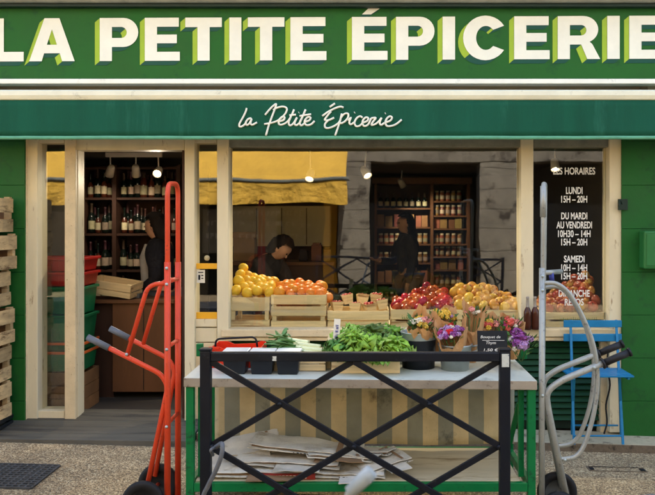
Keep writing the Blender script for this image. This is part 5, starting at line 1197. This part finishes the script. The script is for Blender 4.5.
# ---------------------------------------------------------------- people
def skin(name, pts, edges, mats, parent, sub=2, root=0):
    """pts: name -> (vector, radius)"""
    ks = list(pts); me = bpy.data.meshes.new(name); me.from_pydata([pts[k][0] for k in ks], [(ks.index(a), ks.index(b)) for a, b in edges], [])
    me.materials.append(mats); o = bpy.data.objects.new(name, me); COL.objects.link(o); o.parent = parent
    md = o.modifiers.new('skin', 'SKIN'); md.use_smooth_shade = True; md.branch_smoothing = .3
    for i, k in enumerate(ks):
        r = pts[k][1]; sv = me.skin_vertices[0].data[i]; sv.radius = r if isinstance(r, tuple) else (r, r); sv.use_root = (i == root)
    s = o.modifiers.new('sub', 'SUBSURF'); s.levels = sub; s.render_levels = sub
    me.transform(WM[parent].inverted()) if False else None
    return o
def person(label, loc, rz, mats, lean=0, armL=None, armR=None, hairlen=.10, look=0):
    """local frame: faces +x; arms given as (elbow, wrist) relative to the shoulder"""
    t = thing('person', label, 'person', loc); t.rotation_euler = (0, 0, rz)
    top, leg, hairm = mats; V = Vector
    hip = V((0, 0, .88)); L = Matrix.Rotation(R(lean), 3, 'Y')
    def up(x, y, z): return hip+L @ V((x, y, z))
    pts = {}; E = []
    def add(n, p, r, par=None):
        pts[n] = (p, r)
        if par: E.append((par, n))
    add('pelvis', hip, (.12, .15)); add('waist', up(.0, 0, .17), (.10, .125), 'pelvis'); add('chest', up(.01, 0, .36), (.11, .15), 'waist'); add('upper', up(0, 0, .455), (.075, .11), 'chest'); add('neck', up(.01, 0, .53), .05, 'upper')
    hl = Matrix.Rotation(R(look), 3, 'Y')
    def hd(x, y, z): return up(.01, 0, .535)+L @ (hl @ V((x, y, z)))
    add('jaw', hd(.025, 0, .05), (.075, .07), 'neck'); add('head', hd(.012, 0, .125), (.108, .09), 'jaw'); add('crown', hd(0, 0, .19), (.085, .075), 'head')
    for s, n in ((1, 'l'), (-1, 'r')):
        arm = (armL if s > 0 else armR) or (V((.02, .03*s, -.28)), V((.08, .03*s, -.52)))
        sh = up(0, .17*s, .44); add('sh'+n, sh, .055, 'upper'); el = sh+arm[0]; wr = sh+arm[1]; add('ua'+n, sh+arm[0]*.5, .047, 'sh'+n); add('el'+n, el, .040, 'ua'+n); add('fa'+n, el+(wr-el)*.5, .036, 'el'+n); add('wr'+n, wr, .026, 'fa'+n)
        d = (wr-el).normalized(); sd = d.cross(V((0, 0, 1))).normalized(); dn = sd.cross(d); pm_ = wr+d*.06; add('palm'+n, pm_, (.034, .016), 'wr'+n)
        for k, (o_, ln) in enumerate(((-.030, .062), (-.011, .072), (.009, .068), (.027, .054))):
            a1 = pm_+d*.035+sd*o_; add('f%d%s' % (k, n), a1, .0095, 'palm'+n); add('g%d%s' % (k, n), a1+d*ln*.55-dn*-.012, .0085, 'f%d%s' % (k, n)); add('h%d%s' % (k, n), a1+d*ln*.85+dn*.03, .0075, 'g%d%s' % (k, n))
        add('th'+n, wr+d*.035-sd*.04+dn*.01, .010, 'palm'+n); add('ti'+n, wr+d*.075-sd*.052+dn*.02, .008, 'th'+n)
        add('hp'+n, hip+V((0, .09*s, -.06)), .09, 'pelvis'); add('kn'+n, V((.02, .10*s, .47)), .058, 'hp'+n); add('cf'+n, V((0, .10*s, .32)), .052, 'kn'+n); add('an'+n, V((-.02, .10*s, .08)), .036, 'cf'+n); add('ft'+n, V((.12, .11*s, .035)), (.04, .03), 'an'+n)
    body = skin('body', pts, E, M['skin'], t)
    # face, ears, hair
    g = MB().ico(hd(.088, 0, .098), .013, 2, 0, (1.1, .85, 1.7))
    for s in (1, -1): g.ico(hd(0, .085*s, .10), .024, 2, 0, (.7, .35, 1.2))
    g.build('nose_and_ears', M['skin'], t).location = -V(loc)*0; fixw(t)
    g = MB()
    for s in (1, -1): g.ico(hd(.086, .030*s, .128), .010, 1)
    g.build('eyes', M['eye'], t)
    MB().ico(hd(.088, 0, .058), .018, 1, 0, (.35, 1, .25)).build('mouth', M['red_crate'], t)
    g = MB(); bm = bmesh.new(); bmesh.ops.create_icosphere(bm, subdivisions=4, radius=1); vv = [a.co.copy() for a in bm.verts]; ff = []
    for f in bm.faces:
        c = f.calc_center_median()
        if c.z > -.2-.6*(c.x < .1) and not (c.x > .22 and c.z < .60): ff.append(tuple(x.index for x in f.verts))
    bm.free()
    def hv(p):
        n_ = 1+.06*mnoise.noise(p*4); q = V((p.x*.112*n_-.012, p.y*.095*n_, p.z*.115*n_+.135))
        if p.z < -.1 and p.x < .1: q.z -= hairlen*(-.1-p.z)*1.6; q.x -= .01
        return hd(*q)
    g.add([hv(p) for p in vv], ff, 0, True); g.build('hair', M[hairm], t).modifiers.new('solid', 'SOLIDIFY').thickness = .012
    # clothing over the body
    tk = ['pelvis', 'waist', 'chest', 'upper']+[k+n for n in 'lr' for k in ('sh', 'ua', 'el', 'fa', 'wr')]
    tp = {}
    for k in tk:
        p, r = pts[k]; e = .016+(.022 if k in ('upper', 'shl', 'shr', 'ual', 'uar') else 0); r = tuple(a+e for a in r) if isinstance(r, tuple) else r+e; tp[k] = (p, r)
    tp['collar'] = (up(.008, 0, .525), .062); tp['collar_top'] = (up(.010, 0, .555), .056)
    skin('jacket' if top == 'jacket' else 'jumper', tp, [e for e in E if e[0] in tp and e[1] in tp]+[('upper', 'collar'), ('collar', 'collar_top')], M[top], t)
    lk = ['pelvis']+[k+n for n in 'lr' for k in ('hp', 'kn', 'cf', 'an')]; lp = {}
    for k in lk:
        p, r = pts[k]; e = .014; r = tuple(a+e for a in r) if isinstance(r, tuple) else r+e; lp[k] = (p, r)
    skin('trousers', lp, [e for e in E if e[0] in lp and e[1] in lp], M[leg], t)
    for s in (1, -1): MB().ico((.05, .105*s, .04), .05, 2, 0, (2.4, .95, .8)).build('shoe', M['shoe'], t)
    if top == 'jacket':
        for s in (1,):
            MB().tube([up(.085, .06*s, .47), up(.135, .055*s, .36), up(.135, .05*s, .17), up(.14, .05*s, .0)], [.035, .042, .045, .04], 10).build('shirt_front', M['shirt'], t)
            MB().tube([up(.085, -.06*s, .47), up(.135, -.055*s, .36), up(.135, -.05*s, .17), up(.14, -.05*s, .0)], [.035, .042, .045, .04], 10).build('shirt_front', M['shirt'], t)
    return t
def fixw(t): pass
# parts above are built in the person's local frame, so give the parent an identity frame while building
_th = thing
def thing_local(name, label, cat, loc=(0, 0, 0), group=None):
    o = _th(name, label, cat, loc, group); WM[o] = Matrix.Identity(4); return o
thing = thing_local
V = Vector
person('person in black jacket and pale shirt standing at the doorway counter', (X(162, 6.95), 6.98-D, FZ-.02), R(176), ('jacket', 'jeans', 'hair'), 4, (V((-.05, .04, -.27)), V((.16, -.02, -.42))), (V((.02, -.05, -.28)), V((.24, .0, -.36))), .12, 10)
person('person with dark hair bending over behind the window display', (X(246, 7.35), 7.35-D, FZ-.10), R(-20), ('jumper', 'jeans', 'hair'), 34, (V((.14, .04, -.24)), V((.34, -.02, -.34))), (V((.16, -.02, -.24)), V((.36, .03, -.36))), .06, 18)
person('long haired person in charcoal jumper standing before the oak shelving', (X(408, 9.1), 9.05-D, FZ), R(200), ('jumper', 'jeans', 'hair'), 2, None, (V((.10, -.03, -.27)), V((.30, .03, -.25))), .34, 6)
thing = _th

# ---------------------------------------------------------------- bicycle parked in the foreground
bk = thing('bicycle', 'bicycle parked in the foreground with pale grips and dark saddle', 'bicycle', (.3, 1.75-D, 0))
by = 1.78-D; rw = .34
fw, rw_ = Vector((-.30, by, rw)), Vector((.74, by, rw))
def bwheel(c):
    rot = Matrix.Rotation(R(90), 3, 'X'); n = 40
    ring = [c+Vector((math.cos(2*math.pi*k/n)*rw*.965, 0, math.sin(2*math.pi*k/n)*rw*.965)) for k in range(n+1)]
    o = MB().tube(ring, .018, 8, cap=False).build('wheel', M['rubber'], bk)
    g = MB().tube([c+(p-c)*.94 for p in ring], .009, 6, cap=False)
    for k in range(20):
        a = 2*math.pi*k/20; g.tube([c+Vector((0, .02*(-1)**k, 0)), c+Vector((math.cos(a), 0, math.sin(a)))*rw*.92], .0013, 4)
    g.tube([c-Vector((0, .05, 0)), c+Vector((0, .05, 0))], .016, 8); g.build('rim', M['silver'], o)
bwheel(fw); bwheel(rw_)
bbk = Vector((.30, by, .30)); st_ = Vector((.50, by, .78)); ht = Vector((-.10, by, .80)); hb_ = Vector((-.13, by, .66))
g = MB()
for a, b in ((bbk, st_), (bbk, hb_), (st_, ht), (ht+Vector((.01, 0, .04)), hb_), ): g.tube([a, b], .016, 10)
for s in (-.04, .04):
    o_ = Vector((0, s, 0)); g.tube([bbk+o_*.6, rw_+o_], .009, 8); g.tube([st_+o_*.5, rw_+o_], .009, 8); g.tube([hb_+o_, Vector((-.2, by+s, .5)), fw+o_], .010, 8)
g.build('frame', M['dark_trim'], bk)
MB().tube([st_, st_+Vector((.045, 0, .18))], .013, 8).build('seat_post', M['silver'], bk)
g = MB(); sc0 = st_+Vector((.06, 0, .170)); v = []
for i in range(9):
    u = i/8; x = -.14+.28*u; w = .022+.06*max(0, (u-.35)/.65)**1.2
    for j in range(9):
        a = math.pi*j/8; v.append(sc0+Vector((x, w*math.cos(a), .035*math.sin(a)-.01+.012*u)))
g.add(v, [(i*9+j, i*9+j+1, i*9+10+j, i*9+9+j) for i in range(8) for j in range(8)]+[tuple(range(9)), tuple(range(72, 81))[::-1]], 0, True); g.build('saddle', M['grip_grey'], bk)
hs = ht+Vector((.0, 0, .08)); hbp = rpath([P(352, 490, 1.62), Vector((-.06, by-.06, .985)), hs, Vector((.05, by+.22, .83)), Vector((.14, by+.26, .84))], .06, 8)
MB().tube([ht, hs], .013, 8).build('stem', M['silver'], bk)
MB().tube(hbp, .011, 10).build('handlebar', M['silver'], bk)
MB().tube([P(349, 493, 1.62), P(366, 477, 1.63), P(372, 471, 1.63)], [.014, .017, .016], 12).build('grip', M['pale_grip'], bk)
MB().tube([Vector((.07, by+.235, .832)), Vector((.15, by+.262, .84))], .016, 12).build('grip', M['pale_grip'], bk)
MB().tube([bbk-Vector((0, .06, 0)), bbk+Vector((0, .06, 0))], .02, 10).lathe([(.0, -.003), (.085, -.003), (.085, .003), (0, .003)], bbk+Vector((0, -.05, 0)), 24, M=Matrix.Rotation(R(90), 3, 'X')).build('chainring', M['silver'], bk)
for s in (-1, 1):
    MB().bar(bbk+Vector((0, .07*s, 0)), bbk+Vector((.14*s, .08*s, -.09)), .02, .012).box(bbk.x+.14*s-.04, bbk.x+.14*s+.04, bbk.y+.085*s-.03*(s < 0)-.0, bbk.y+.085*s+.03*(s > 0)+.03*0+.001, bbk.z-.105, bbk.z-.085).build('crank', M['silver'], bk)
MB().tube([bbk+Vector((-.02, .05, 0)), Vector((.18, by+.1, .01))], .007, 8).build('kickstand', M['silver'], bk)
